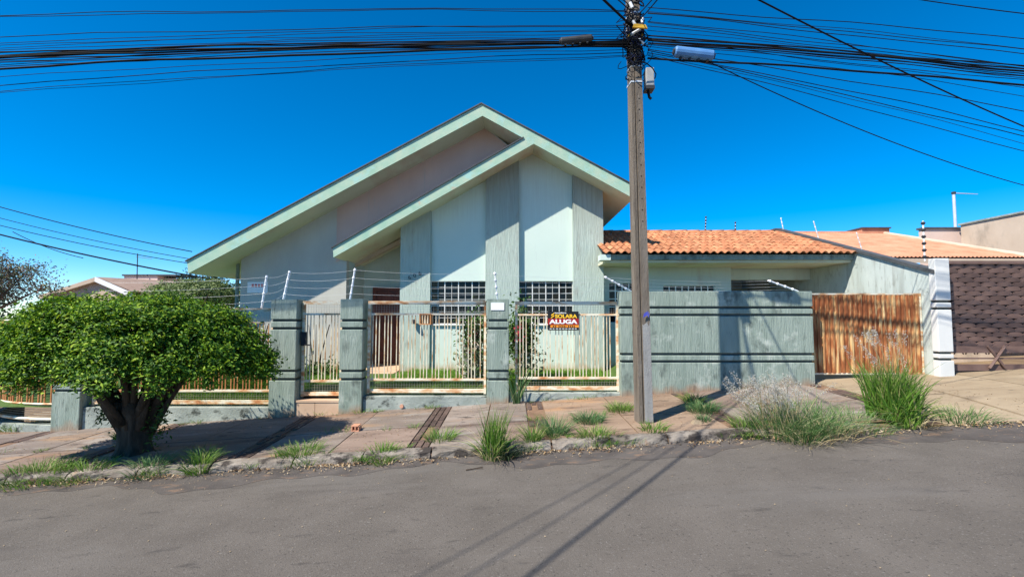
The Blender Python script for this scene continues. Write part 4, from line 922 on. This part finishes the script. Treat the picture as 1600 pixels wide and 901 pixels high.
# big feathery grass: blades, dry straw and plumes
c = ground(1255, 672, dw); fg = root_at('feathery_grass', c, label='wide feathery grass clump with pale plumes on the kerb right of the pole', cat='weed')
ms = []
for (dx, dy, n_, rad, L) in ((-.25, .15, 300, .28, .46), (.08, .05, 400, .27, .52), (.38, .12, 240, .28, .36), (.85, .25, 240, .40, .20), (-.1, -.1, 150, .22, .30)):
    ms.append(clump(Vector((c.x + dx, c.y + dy, 0)), n_, rad, L, .008, .55, .6, 4, gz))
v, f = cat_meshes(ms); npmesh('blades', v, f, 'grass_feather', fg)
v, f = cat_meshes([clump(Vector((c.x + .30, c.y - .12, 0)), 120, .28, .40, .007, .8, .9, 4, lambda x, y: gz(x, y) + .02), clump(Vector((c.x - .1, c.y - .25, 0)), 80, .25, .22, .008, .8, .9, 4, lambda x, y: gz(x, y) + .01)]); npmesh('straw', v, f, 'grass_dry', fg)
pl = []; st_ = MB()
for k in range(62):
    a = random.uniform(2.2, 4.4) if k < 46 else random.uniform(0, 6.28); b_ = Vector((c.x + random.uniform(-.60, .05), c.y + random.uniform(-.05, .3), 0)); b_.z = dw(b_.x, b_.y)
    L = random.uniform(.45, .86); tip = b_ + Vector((math.cos(a) * .45 * random.uniform(.4, 1.1), math.sin(a) * .2, L * .86)); m1 = b_.lerp(tip, .55) + Vector((0, 0, .10))
    st_.tube([b_, m1, tip], [.003, .0025, .0015], 4, cap=False)
    dv = np.array((tip - m1).normalized()); nn = 55; s = rng.uniform(0, 1, nn)[:, None] * .26; P = np.array(tip) - dv * s + rng.normal(size=(nn, 3)) * .016; pl.append(leaves(P, rng.normal(size=(nn, 3)), .034, .006))
part(st_, 'stalk', 'grass_dry', fg); v, f = cat_meshes(pl); npmesh('plumes', v, f, 'plume', fg)
# tall arching grass in front of the rusty gate
c = ground(1402, 655, dw); tg = root_at('arching_grass', c, label='tall dense green arching grass clump in front of the rusty gate', cat='weed')
v, f = cat_meshes([clump(c, 750, .24, .62, .023, .30, .0, 6, gz, .5, .07), clump(Vector((c.x - .06, c.y + .1, 0)), 330, .22, .80, .021, .30, .03, 6, gz, .3, .06), clump(c, 60, .2, 1.0, .012, .25, .06, 5, gz, .3, .07), clump(c, 160, .25, .42, .02, .7, .3, 5, gz, .5)]); npmesh('blades', v, f, 'grass_weed', tg)
v, f = clump(Vector((c.x + .1, c.y - .1, 0)), 80, .22, .32, .012, .8, .8, 4, gz); npmesh('straw', v, f, 'grass_dry', tg)
st_ = MB(); pl = []
for k in range(16):
    b_ = Vector((c.x + random.uniform(-.25, .25), c.y + random.uniform(-.1, .2), 0)); b_.z = dw(b_.x, b_.y); tip = b_ + Vector((random.uniform(-.55, .25), random.uniform(-.1, .1), random.uniform(.85, 1.25)))
    m1 = b_.lerp(tip, .6) + Vector((.05, 0, .08)); st_.tube([b_, m1, tip], [.004, .003, .0015], 4, cap=False)
    dv = np.array((tip - m1).normalized()); nn = 45; P = np.array(tip) - dv * rng.uniform(0, .22, (nn, 1)) + rng.normal(size=(nn, 3)) * .014; pl.append(leaves(P, rng.normal(size=(nn, 3)), .03, .007))
part(st_, 'stalk', 'grass_dry', tg); v, f = cat_meshes(pl); npmesh('plumes', v, f, 'plume', tg)
# uncountable small stuff: leaf litter in the gutter and wispy grass in the joints
n = 2600; lx = rng.uniform(-9, 7, n); lyv = KERB_Y - np.abs(rng.normal(size=n)) * .10; dense = (np.sin(lx * 2.1) + np.sin(lx * 5.3 + 1) + rng.normal(size=n)) > -.3; lx, lyv = lx[dense], lyv[dense]; n = len(lx)
P = np.stack([lx, lyv, [road_z(a) + .014 + .02 * random.random() for a in lx]], 1); v, f = leaves(P, rng.normal(size=(n, 3)) * .5 + np.array([0, 0, 1.0]), .045, .02); npmesh('leaf_litter', v, f, 'litter', label='dry leaf litter scattered along the gutter', kind='stuff')
n = 1500; lx = rng.uniform(-8.5, 7.5, n); lyv = rng.uniform(KERB_Y + .1, 8.6, n); P = np.stack([lx, lyv, [dw(a, b) + .012 for a, b in zip(lx, lyv)]], 1); v, f = leaves(P, rng.normal(size=(n, 3)) * .3 + np.array([0, 0, 1.0]), .03, .013); npmesh('pavement_debris', v, f, 'litter', label='small dry leaves and crumbs strewn over the pavement', kind='stuff')
ms = []
for k in range(230):
    x = random.uniform(-9, 5.2); y = random.choice([KERB_Y + .02, KERB_Y + .18, 7.34, 8.66, KERB_Y - .03]) + random.uniform(-.03, .03); zf = dw if y > KERB_Y + .1 else (lambda a, b: road_z(a) + .05)
    if math.sin(x * 1.7) + math.sin(x * 4.1 + 2) < -.2: continue
    ms.append(clump(Vector((x, y, 0)), random.randint(10, 34), random.uniform(.04, .13), random.uniform(.05, .13), .006, .5, .8, 2, zf))
v, f = cat_meshes(ms); npmesh('joint_grass', v, f, 'grass_weed', label='thin wild grass in the pavement joints and along the kerb', kind='stuff')
# broken hollow brick, kerb-side pebble, twig
bk = ground(557, 672, dw)
bo = root_at('broken_brick', bk, label='broken orange hollow brick lying at the end of the tree shadow', cat='brick')
mb = MB(); w, h, L = .06, .05, .07
mb.box(bk.x - w, bk.x + w, bk.y - L, bk.y + L, bk.z - .002, bk.z + .016).box(bk.x - w, bk.x + w * .8, bk.y - L, bk.y + L, bk.z + .075, bk.z + .09).box(bk.x - w, bk.x - w + .016, bk.y - L, bk.y + L, bk.z + .017, bk.z + .074).box(bk.x - .008, bk.x + .008, bk.y - L, bk.y + L, bk.z + .017, bk.z + .074).box(bk.x + w - .016, bk.x + w, bk.y - L, bk.y + L, bk.z + .017, bk.z + .06)
part(mb, 'body', 'brick_red', bo)
tw0 = ground(728, 735, road_z); MB().tube([tw0 + Vector((0, 0, .012)), tw0 + Vector((.10, .02, .02)), tw0 + Vector((.2, .1, .015))], [.007, .006, .003], 5).tube([tw0 + Vector((.12, .03, .018)), tw0 + Vector((.20, .01, .03))], .004, 4).build('twig', 'bark', label='small dark twig lying on the asphalt', cat='twig')
st0 = ground(1090, 660, dw); mb = MB(); vs = []
for a in range(10): vs.append((st0.x + .10 * math.cos(a * .628) * random.uniform(.8, 1.2), st0.y + .07 * math.sin(a * .628) * random.uniform(.8, 1.2), st0.z - .01))
vs += [(x * .6 + st0.x * .4, y * .6 + st0.y * .4, st0.z + .035) for x, y, z in vs]
mb.add(vs, [(k, (k + 1) % 10, 10 + (k + 1) % 10, 10 + k) for k in range(10)] + [tuple(range(10, 20))]).build('flat_stone', 'driveway_concrete', label='flat pale stone on the pavement near the pole shadow', cat='stone')

# ------------------------------------------------------------------ signs
sg = at(880, 501, YFN - .05); hw_, hh_ = .295, .18
sr = root_at('rental_sign', (sg.x, YFN - .05, sg.z - hh_), label='black and red rental sign reading ALUGA wired to the fence bars', cat='sign')
ys = YFN - .05
sgb = part(MB().box(sg.x - hw_, sg.x + hw_, ys - .006, ys + .006, sg.z - hh_, sg.z + hh_), 'board', 'sign_black', sr)
part(MB().box(sg.x - hw_, sg.x + hw_, ys - .0095, ys - .0065, sg.z - .075, sg.z + .045), 'red_band', 'sign_red', sr)
part(MB().box(sg.x - hw_ + .05, sg.x + hw_, ys - .0095, ys - .0065, sg.z - .125, sg.z - .080), 'orange_band', 'sign_orange', sr)
textmesh('SOLARA', .155, 'sign_yellow', sr, (sg.x + .055, ys - .010, sg.z + .088), fit=(.42, .075), bold=.006, name='lettering')
textmesh('ALUGA', .150, 'sign_white', sr, (sg.x, ys - .012, sg.z - .015), fit=(.54, .085), bold=.007, name='lettering')
textmesh('Imobiliária', .052, 'sign_white', sr, (sg.x - .05, ys - .010, sg.z + .152), fit=(.22, .028), name='lettering', bold=.001)
part(MB().tube([(sg.x - .2 + .03 * math.cos(a) * (1 if a < 3.2 else -1), ys - .010, sg.z + .1 + .05 * (1 - a / 3.14)) for a in np.linspace(0, 6.28, 14)], .008, 5), 'emblem', 'sign_yellow', sr)
dg = MB()
for k in range(12): dg.box(sg.x - .2 + k * .036, sg.x - .2 + k * .036 + (.02 if k not in (2, 7) else .004), ys - .013, ys - .010, sg.z - .117, sg.z - .090)
part(dg, 'number_line', 'sign_black', sr)
dg = MB()
for k in range(9): dg.box(sg.x - .26 + k * .06, sg.x - .26 + k * .06 + random.uniform(.03, .05), ys - .0095, ys - .0065, sg.z - .155, sg.z - .143)
part(dg, 'small_print', 'sign_white', sr)
pq = at(403, 449, YW)
pr_ = root_at('wall_plaque', (pq.x, YW - .02, pq.z - .1), label='small white plaque with red print on the shaded left wall', cat='plaque')
part(MB().box(pq.x - .26, pq.x + .26, YW - .02, YW - .002, pq.z - .14, pq.z + .14), 'board', 'white_clean', pr_)
dg = MB()
for k in range(4): dg.box(pq.x - .15 + k * .08, pq.x - .15 + k * .08 + .055, YW - .024, YW - .021, pq.z + .01, pq.z + .09)
part(dg, 'print', 'plaque_red', pr_)

# ------------------------------------------------------------------ electric fence posts and wires
def epost(base, tip, n_, label, m='white_clean', rad=.014, ins='dark_metal', ir=.03):
    base, tip = Vector(base), Vector(tip); r_ = root_at('electric_fence_post', base, label=label, cat='fence post', group='electric fence posts')
    part(MB().tube([base, tip], rad, 6), 'rod', m, r_); d = (tip - base).normalized()
    for k in range(n_):
        p_ = base.lerp(tip, (k + 1) / n_ - .06); part(MB().tube([p_ - d * .028, p_, p_ + d * .028], [ir * .6, ir, ir * .6], 8), 'insulator', ins, r_)
    return [base.lerp(tip, (k + 1) / n_ - .06) for k in range(n_)]
yb_ = FENCE_Y + .2
e1 = epost(at(409, 481, yb_), at(417, 430, yb_), 4, 'white electric fence post just left of the first grooved pillar', rad=.02, ins='white_clean')
e2 = epost(at(443, 468, yb_), at(453, 423, yb_), 4, 'white electric fence post on the pillar left of the pedestrian gate', rad=.022, ins='white_clean')
e3 = epost(at(547, 468, yb_), at(555, 419, yb_), 4, 'white electric fence post on the pillar right of the pedestrian gate', rad=.018, ins='white_clean')
e4 = epost(at(777, 467, yb_), at(773, 425, yb_), 4, 'white electric fence post on the plated pillar', rad=.012, ins='white_clean')
e5 = epost(at(986, 455, yb_), at(944, 432, yb_ - .1), 4, 'slanting white electric fence post at the left end of the street wall', rad=.014, ins='white_clean')
e6 = epost(at(1247, 455, yb_), at(1200, 438, yb_ - .1), 4, 'slanting white electric fence post at the right end of the street wall', rad=.016, ins='white_clean')
epost(at(1102, 362, 13.9), at(1103, 338, 13.9), 5, 'upright electric post on the tile ridge nearest the utility pole', rad=.008)
epost(at(1149, 362, 13.9), at(1149, 347, 13.9), 3, 'short upright electric post in the middle of the tile ridge', rad=.008)
epost(at(1225, 364, 13.6), at(1220, 340, 13.6), 4, 'thin electric post at the right end of the tile ridge', m='galvanised', rad=.012, ins='white_clean', ir=.018)
epost(at(1280, 376, 12.1), at(1271, 345, 12.1), 4, 'thin leaning electric post on the upper raking coping', m='galvanised', rad=.012, ins='white_clean', ir=.016)
epost(at(1347, 391, 10.6), at(1338, 363, 10.6), 4, 'thin leaning electric post on the lower raking coping', m='galvanised', rad=.010, ins='white_clean', ir=.014)
epost(at(1445, 408, 9.0), at(1442, 345, 9.0), 6, 'tall electric post with dark insulators above the rusty gate end', rad=.014, ir=.04)
def wires(a, b, label):
    rank = ['lowest', 'second lowest', 'second highest', 'topmost']
    for i_, (p_, q_) in enumerate(zip(a, b)):
        pts = [p_.lerp(q_, s) - Vector((0, 0, .04 * 4 * s * (1 - s))) for s in np.linspace(0, 1, 9)]
        MB().tube(pts, .0018, 4).build('electric_wire', 'galvanised', label=rank[i_] + label[4:], cat='wire', group=label)
ex = [Vector((-8.0, yb_, p_.z - .1)) for p_ in e1]
wires(ex, e1, 'thin bare wire stretched left of the first electric fence post'); wires(e1, e2, 'thin bare wire between the two leftmost electric fence posts'); wires(e2, e3, 'thin bare wire above the pedestrian gate')
wires(e3, e4, 'thin bare wire above the mailbox fence panel'); wires(e4, e5, 'thin bare wire above the rental sign fence panel'); wires(e5, e6, 'thin bare wire above the street wall')

# ------------------------------------------------------------------ utility pole
pb = ground(1009, 661, dw); PX, PY = pb.x + .0, pb.y + .1
pole = root_at('utility_pole', (PX, PY, pb.z), label='weathered double-T concrete utility pole standing on the pavement', cat='utility pole')
HP = 8.6; LEAN = -.10
def polepos(z): return Vector((PX + LEAN * (z - pb.z) / HP, PY, z))
rot = R(5)
def pole_ring(z, k):
    w = (.106 - .034 * (z - pb.z) / HP) * k; c = polepos(z); o = []
    # H section: flanges left/right with recessed web on the wide faces
    for x, y in ((-1, -.86), (-.46, -.86), (-.40, -.62), (-.30, -.62), (-.26, -1), (1, -1), (1, 1), (.45, 1), (.35, .72), (-.35, .72), (-.45, 1), (-1, 1)):
        x *= w * .95; y *= w * 1.1; o.append((c.x + x * math.cos(rot) - y * math.sin(rot), c.y + x * math.sin(rot) + y * math.cos(rot), z))
    return o
def pole_seg(z0, z1, k=1.0, n=12):
    mb = MB(); vs = []; m_ = 12
    for i in range(n + 1): vs += pole_ring(z0 + (z1 - z0) * i / n, k)
    fs = [(i * m_ + a, i * m_ + (a + 1) % m_, (i + 1) * m_ + (a + 1) % m_, (i + 1) * m_ + a) for i in range(n) for a in range(m_)]
    fs += [tuple(range(m_)), tuple(n * m_ + a for a in range(m_))]
    return mb.add(vs, fs)
shaft = part(pole_seg(pb.z - .1, pb.z + HP), 'shaft', 'pole_concrete', pole)
zpa, zpb = pb.z + .02, Zp(505, PY)
hm = MB()
for k in range(30):
    z = 3.2 + k * .17; c = polepos(z); w = .106 - .034 * (z - pb.z) / HP
    for sx in (.30,):
        lx_, ly_ = sx * w * .95, -w * 1.1 - .0015; X_ = c.x + lx_ * math.cos(rot) - ly_ * math.sin(rot); Y_ = c.y + lx_ * math.sin(rot) + ly_ * math.cos(rot)
        n_ = Vector((math.sin(rot), -math.cos(rot), 0)); hm.tube([Vector((X_, Y_, z)), Vector((X_, Y_, z)) - n_ * .004], .011, 8)
part(hm, 'bolt_holes', 'hole_dark', pole, kind='stuff')
# painted marks
pv, pf = [], []; NP = 9
for i in range(NP):     # grey paint on the wide face, brushed off unevenly at the top
    for j in range(12):
        z = zpa + (zpb + random.uniform(-.05, .05) - zpa) * j / 11; c = polepos(z); w = .106 - .034 * (z - pb.z) / HP
        lx_, ly_ = (-.24 + 1.22 * i / (NP - 1)) * w * .95, -w * 1.1 - .002; pv.append((c.x + lx_ * math.cos(rot) - ly_ * math.sin(rot), c.y + lx_ * math.sin(rot) + ly_ * math.cos(rot), z))
for i in range(NP - 1):
    for j in range(11): a_ = i * 12 + j; pf.append((a_, a_ + 12, a_ + 13, a_ + 1))
part(MB().add(pv, pf), 'painted_band', 'pole_band_paint', pole)
c = polepos(Zp(490, PY)); w = .12
lx_ = .0
mk = MB()
for k in range(6):
    q = Vector((c.x + .0 + .014 * k, 0, c.z + random.uniform(-.03, .03))); mk.tube([(q.x, c.y - .14, q.z - .03), (q.x + .012, c.y - .14, q.z + .03)], .005, 5)
part(mk, 'spray_mark', 'spray_blue', pole)
# strap, box, splice cases
zs_ = Zp(62, PY); c = polepos(zs_)
part(pole_seg(zs_ - .03, zs_ + .03, 1.3, 1), 'strap', 'strap_yellow', pole); part(MB().hexa([(c.x - .10, PY - .34, zs_ - .02), (c.x + .13, PY - .30, zs_ - .01), (c.x + .13, PY - .27, zs_ - .01), (c.x - .10, PY - .31, zs_ - .02), (c.x - .08, PY - .34, zs_ + .035), (c.x + .10, PY - .30, zs_ + .045), (c.x + .10, PY - .27, zs_ + .045), (c.x - .08, PY - .31, zs_ + .035)]), 'bracket', 'strap_yellow', pole)
for zz_ in (Zp(108, PY), Zp(132, PY), Zp(44, PY), Zp(25, PY)): part(pole_seg(zz_ - .012, zz_ + .012, 1.08, 1), 'band', 'galvanised', pole)
bx0 = at(1014, 122, PY - .05)
jb = root_at('junction_box', (bx0.x, PY - .05, bx0.z), label='small grey junction box strapped to the right side of the pole', cat='box')
part(MB().box(bx0.x - .06, bx0.x + .06, PY - .12, PY + .04, bx0.z - .15, bx0.z + .13), 'body', 'box_grey', jb, bevel=.01); part(MB().box(bx0.x - .065, bx0.x + .065, PY - .125, PY + .045, bx0.z - .20, bx0.z - .152), 'base', 'dark_metal', jb)
part(MB().tube([(bx0.x - .02, PY - .05, bx0.z - .20), (bx0.x, PY - .05, bx0.z - .3), (bx0.x + .03, PY - .05, bx0.z - .33)], .02, 6), 'cable_tail', 'cable_black', jb)
for k in range(75):     # tangle of drop-wire loops held against the pole
    z0 = random.uniform(Zp(112, PY), Zp(20, PY)); c = polepos(z0); s = random.choice((-1, 1)); r_ = random.choice((random.uniform(.09, .13), random.uniform(.09, .13), random.uniform(.09, .13), random.uniform(.12, .26))); a0_ = random.uniform(0, 6.28); dzz = random.uniform(-.4, .35)
    pts = [(c.x + math.cos(a0_ + a) * r_ * (1 + .3 * math.sin(a * 2 + k)), c.y - .06 + math.sin(a0_ + a) * r_ * .75, z0 + dzz * a / 5 + .05 * math.sin(3 * a + k)) for a in np.linspace(0, random.uniform(2.5, 6.5), 14)]
    part(MB().tube(pts, random.uniform(.005, .011), 5), 'wire_loop', random.choice(['cable_black', 'cable_black', 'cable_blue']), pole)
for k in range(7):
    z0 = random.uniform(Zp(100, PY), Zp(8, PY)); c = polepos(z0); part(MB().tube([(c.x + random.uniform(-.1, .1), PY - .2, z0 - .04), (c.x + random.uniform(-.1, .1), PY - .2, z0 + .04)], random.uniform(.014, .024), 8), 'insulator', random.choice(['white_clean', 'dark_metal', 'galvanised']), pole)
def splice(px0, py0, px1, py1, rad, m, label):
    a, b = at(px0, py0, PY - .12), at(px1, py1, PY - .12); r_ = root_at('splice_case', a, label=label, cat='splice case')
    part(MB().tube([a, a.lerp(b, .03), a.lerp(b, .97), b], [rad * .8, rad, rad, rad * .8], 14), 'body', m, r_)
    for k in range(4): q = a.lerp(b, .15 + .23 * k); part(MB().box(q.x - .015, q.x + .015, q.y - .03, q.y + .03, q.z - rad - .02, q.z - rad + .006), 'clip', 'dark_metal', r_)
    part(MB().tube([a.lerp(b, -.04), a.lerp(b, .02)], rad * .55, 10), 'end_cap', 'dark_metal', r_); part(MB().tube([a.lerp(b, .98), a.lerp(b, 1.04)], rad * .55, 10), 'end_cap', 'dark_metal', r_)
splice(1054, 81, 1114, 88, .082, 'splice_blue', 'blue cylindrical splice case hanging right of the pole')
splice(876, 65, 925, 60, .055, 'dark_metal', 'dark splice case hanging in the cable bundle left of the pole')

# ------------------------------------------------------------------ cables
def cable(pts, rad, m, label, group=None):
    return MB().tube(pts, rad, 5).build('cable', m, smooth=True, label=label, cat='cable', group=group)
def street_cable(py0, py1, side, rad, label, group, m='cable_black', curve=.0022, y_off=0.0, length=34):
    pxe = 0 if side < 0 else 1600; a = at(985 if side < 0 else 1012, py0, PY - .1 + y_off); e = at(pxe, py1, PY - .1 + y_off)
    U = abs(e.x - a.x); sl_ = (e.z - a.z + curve * U * U) / U; pts = []
    us = list(np.linspace(0, U, 14)) + list(np.linspace(U + 1, length, 8))
    for u in us: pts.append((a.x + side * u, a.y + .01 * math.sin(u * 1.7 + py0), a.z + sl_ * u - curve * u * u + (curve * 1.05 * max(0, u - U) ** 2) + .012 * math.sin(u * 1.1 + py1 * 1.7) + .007 * math.sin(u * 2.7 + py0 * 3.1)))
    cable(pts, rad, m, label, group)
ORD = 'topmost second third fourth fifth sixth seventh eighth ninth tenth eleventh twelfth thirteenth fourteenth fifteenth sixteenth seventeenth lowest'.split()
gL = 'thin cables strung left of the pole'; nL = 0; nR_ = 0
for (p0, p1, yo) in [(16, 25, .15), (18, 28, .35), (42, 58, .1), (38, 69, .2), (47, 72, .12), (50, 74, .0), (53, 80, .05), (57, 83, .1), (63, 98, .02), (66, 101, .1), (70, 105, .15), (76, 121, .0), (82, 133, .05), (86, 143, .1), (88, 146, .3)]:
    nL += 1
    lL = ORD[nL - 1 if nL < 15 else 17] + ' thin cable counted from the top along the left edge of the sky'
    street_cable(p0, p1, -1, random.uniform(.0036, .0062), lL, gL, random.choice(['cable_black', 'cable_black', 'cable_blue']), y_off=yo)
gH = 'heavy cables bundled left of the pole'
for (p0, p1, r_) in [(64, 83, .010), (68, 88, .016), (66, 91, .013), (72, 94, .009), (62, 85, .008), (69, 89, .012), (67, 97, .007)]: street_cable(p0, p1, -1, r_, 'heavy black cable in the thick bundle running left from the pole', gH)
street_cable(73, 107, -1, .016, 'thick cable sagging just below the heavy bundle left of the pole', None)
gR = 'thin cables strung right of the pole'
for (p0, p1, yo) in [(12, 61, .1), (18, 76, .2), (20, 79, .1), (22, 86, .0), (33, 103, .1), (36, 105, .05), (42, 108, .1), (46, 113, .2), (62, 117, .0), (66, 121, .1), (70, 126, .2), (60, 138, .05), (72, 150, .1), (78, 175, .0), (80, 205, .1), (83, 215, .15), (84, 224, .1), (88, 237, .2)]:
    nR_ += 1
    lR = ORD[nR_ - 1] + ' thin cable counted from the top along the right edge of the sky'
    street_cable(p0, p1, 1, random.uniform(.0036, .0062), lR, gR, random.choice(['cable_black', 'cable_black', 'cable_blue']), y_off=yo, curve=(.006 if p1 > 140 else .0025), length=24)
for (p0, p1, r_) in [(57, 104, .010), (62, 110, .015), (66, 114, .009), (60, 107, .011), (68, 118, .007)]: street_cable(p0, p1, 1, r_, 'heavy black cable running right from the pole above the blue splice case', 'heavy cables bundled right of the pole')
street_cable(90, 132, 1, .015, 'heavy black cable passing beneath the blue splice case', None)
def sagline(a, b, sag, rad, label, group=None, m='cable_black', n=24):
    a, b = Vector(a), Vector(b); cable([a.lerp(b, s) - Vector((0, 0, sag * 4 * s * (1 - s))) for s in np.linspace(0, 1, n)], rad, m, label, group)
sagline(at(1110, 98, PY), at(1640, 300, 9.0), .18, .008, 'single drop cable curving down to the right toward the neighbour', m='cable_black')
sagline(at(1080, -55, 4.6), at(1700, 238, 8.0), .10, .010, 'single dark cable crossing diagonally over the other cables at upper right')
sagline(at(1400, -6, 5.5), at(1700, 32, 5.5), .02, .006, 'thin cable in the top right corner of the sky')
# cables crossing the street towards a pole behind the viewer; their shadows lie across the asphalt
sagline(polepos(Zp(48, PY)) + Vector((-.05, -.1, 0)), (-7.7, -4.5, 6.3), .25, .019, 'bundled cable crossing overhead from the pole toward the viewer')
sagline(polepos(Zp(25, PY)) + Vector((-.05, -.1, 0)), (-8.3, -4.2, 6.6), .25, .009, 'upper thin cable crossing overhead from the pole toward the viewer')
sagline(polepos(Zp(20, PY)) + Vector((-.02, -.1, 0)), (-8.7, -3.9, 6.8), .25, .008, 'topmost thin cable crossing overhead from the pole toward the viewer')
sagline(polepos(Zp(40, PY)) + Vector((.05, -.1, 0)), at(1075, -60, 4.2), .02, .008, 'short steep cable rising to the upper right from the pole top')
sagline(polepos(Zp(30, PY)) + Vector((.05, -.1, 0)), at(1050, -40, 4.6), .02, .008, 'short steep cable rising beside the pole top toward the viewer')
# far cables at the left edge
for k, (p0, p1, q0, q1, r_, lab) in enumerate([(-40, 312, 300, 393, .02, 'highest distant cable slanting toward the left roof corner'), (-40, 356, 330, 436, .034, 'thick distant cable bundle slanting behind the left roof corner'), (-40, 342, 300, 412, .016, 'middle distant cable slanting toward the left roof corner'), (-40, 330, 300, 405, .014, 'second highest distant cable at the left edge'), (20, 362, 130, 403, .016, 'short distant cable joining the thick bundle at the left')]):
    sagline(at(p0, p1, 20), at(q0, q1, 20), .12, r_, lab)

n = 900; lx = rng.uniform(-9, 9, n); lyv = np.where(rng.uniform(0, 1, n) < .6, KERB_Y - np.abs(rng.normal(size=n)) * .35, rng.uniform(1.5, 6, n)); P = np.stack([lx, lyv, [road_z(a) + .006 for a in lx]], 1)
o8 = np.array([[1, 0, 0], [0, 1, 0], [-1, 0, 0], [0, -1, 0], [0, 0, .7]]); sz = (rng.uniform(.004, .011, n))[:, None, None] * rng.uniform(.6, 1.3, (n, 5, 3))
v = (P[:, None, :] + o8[None] * sz).reshape(-1, 3); i5 = np.arange(n)[:, None] * 5; f = np.concatenate([i5 + np.array([[0, 1, 4]]), i5 + np.array([[1, 2, 4]]), i5 + np.array([[2, 3, 4]]), i5 + np.array([[3, 0, 4]])], 1).reshape(-1, 3)
npmesh('road_grit', v, f, 'driveway_concrete', label='pale grit and crumbs scattered on the asphalt', kind='stuff')
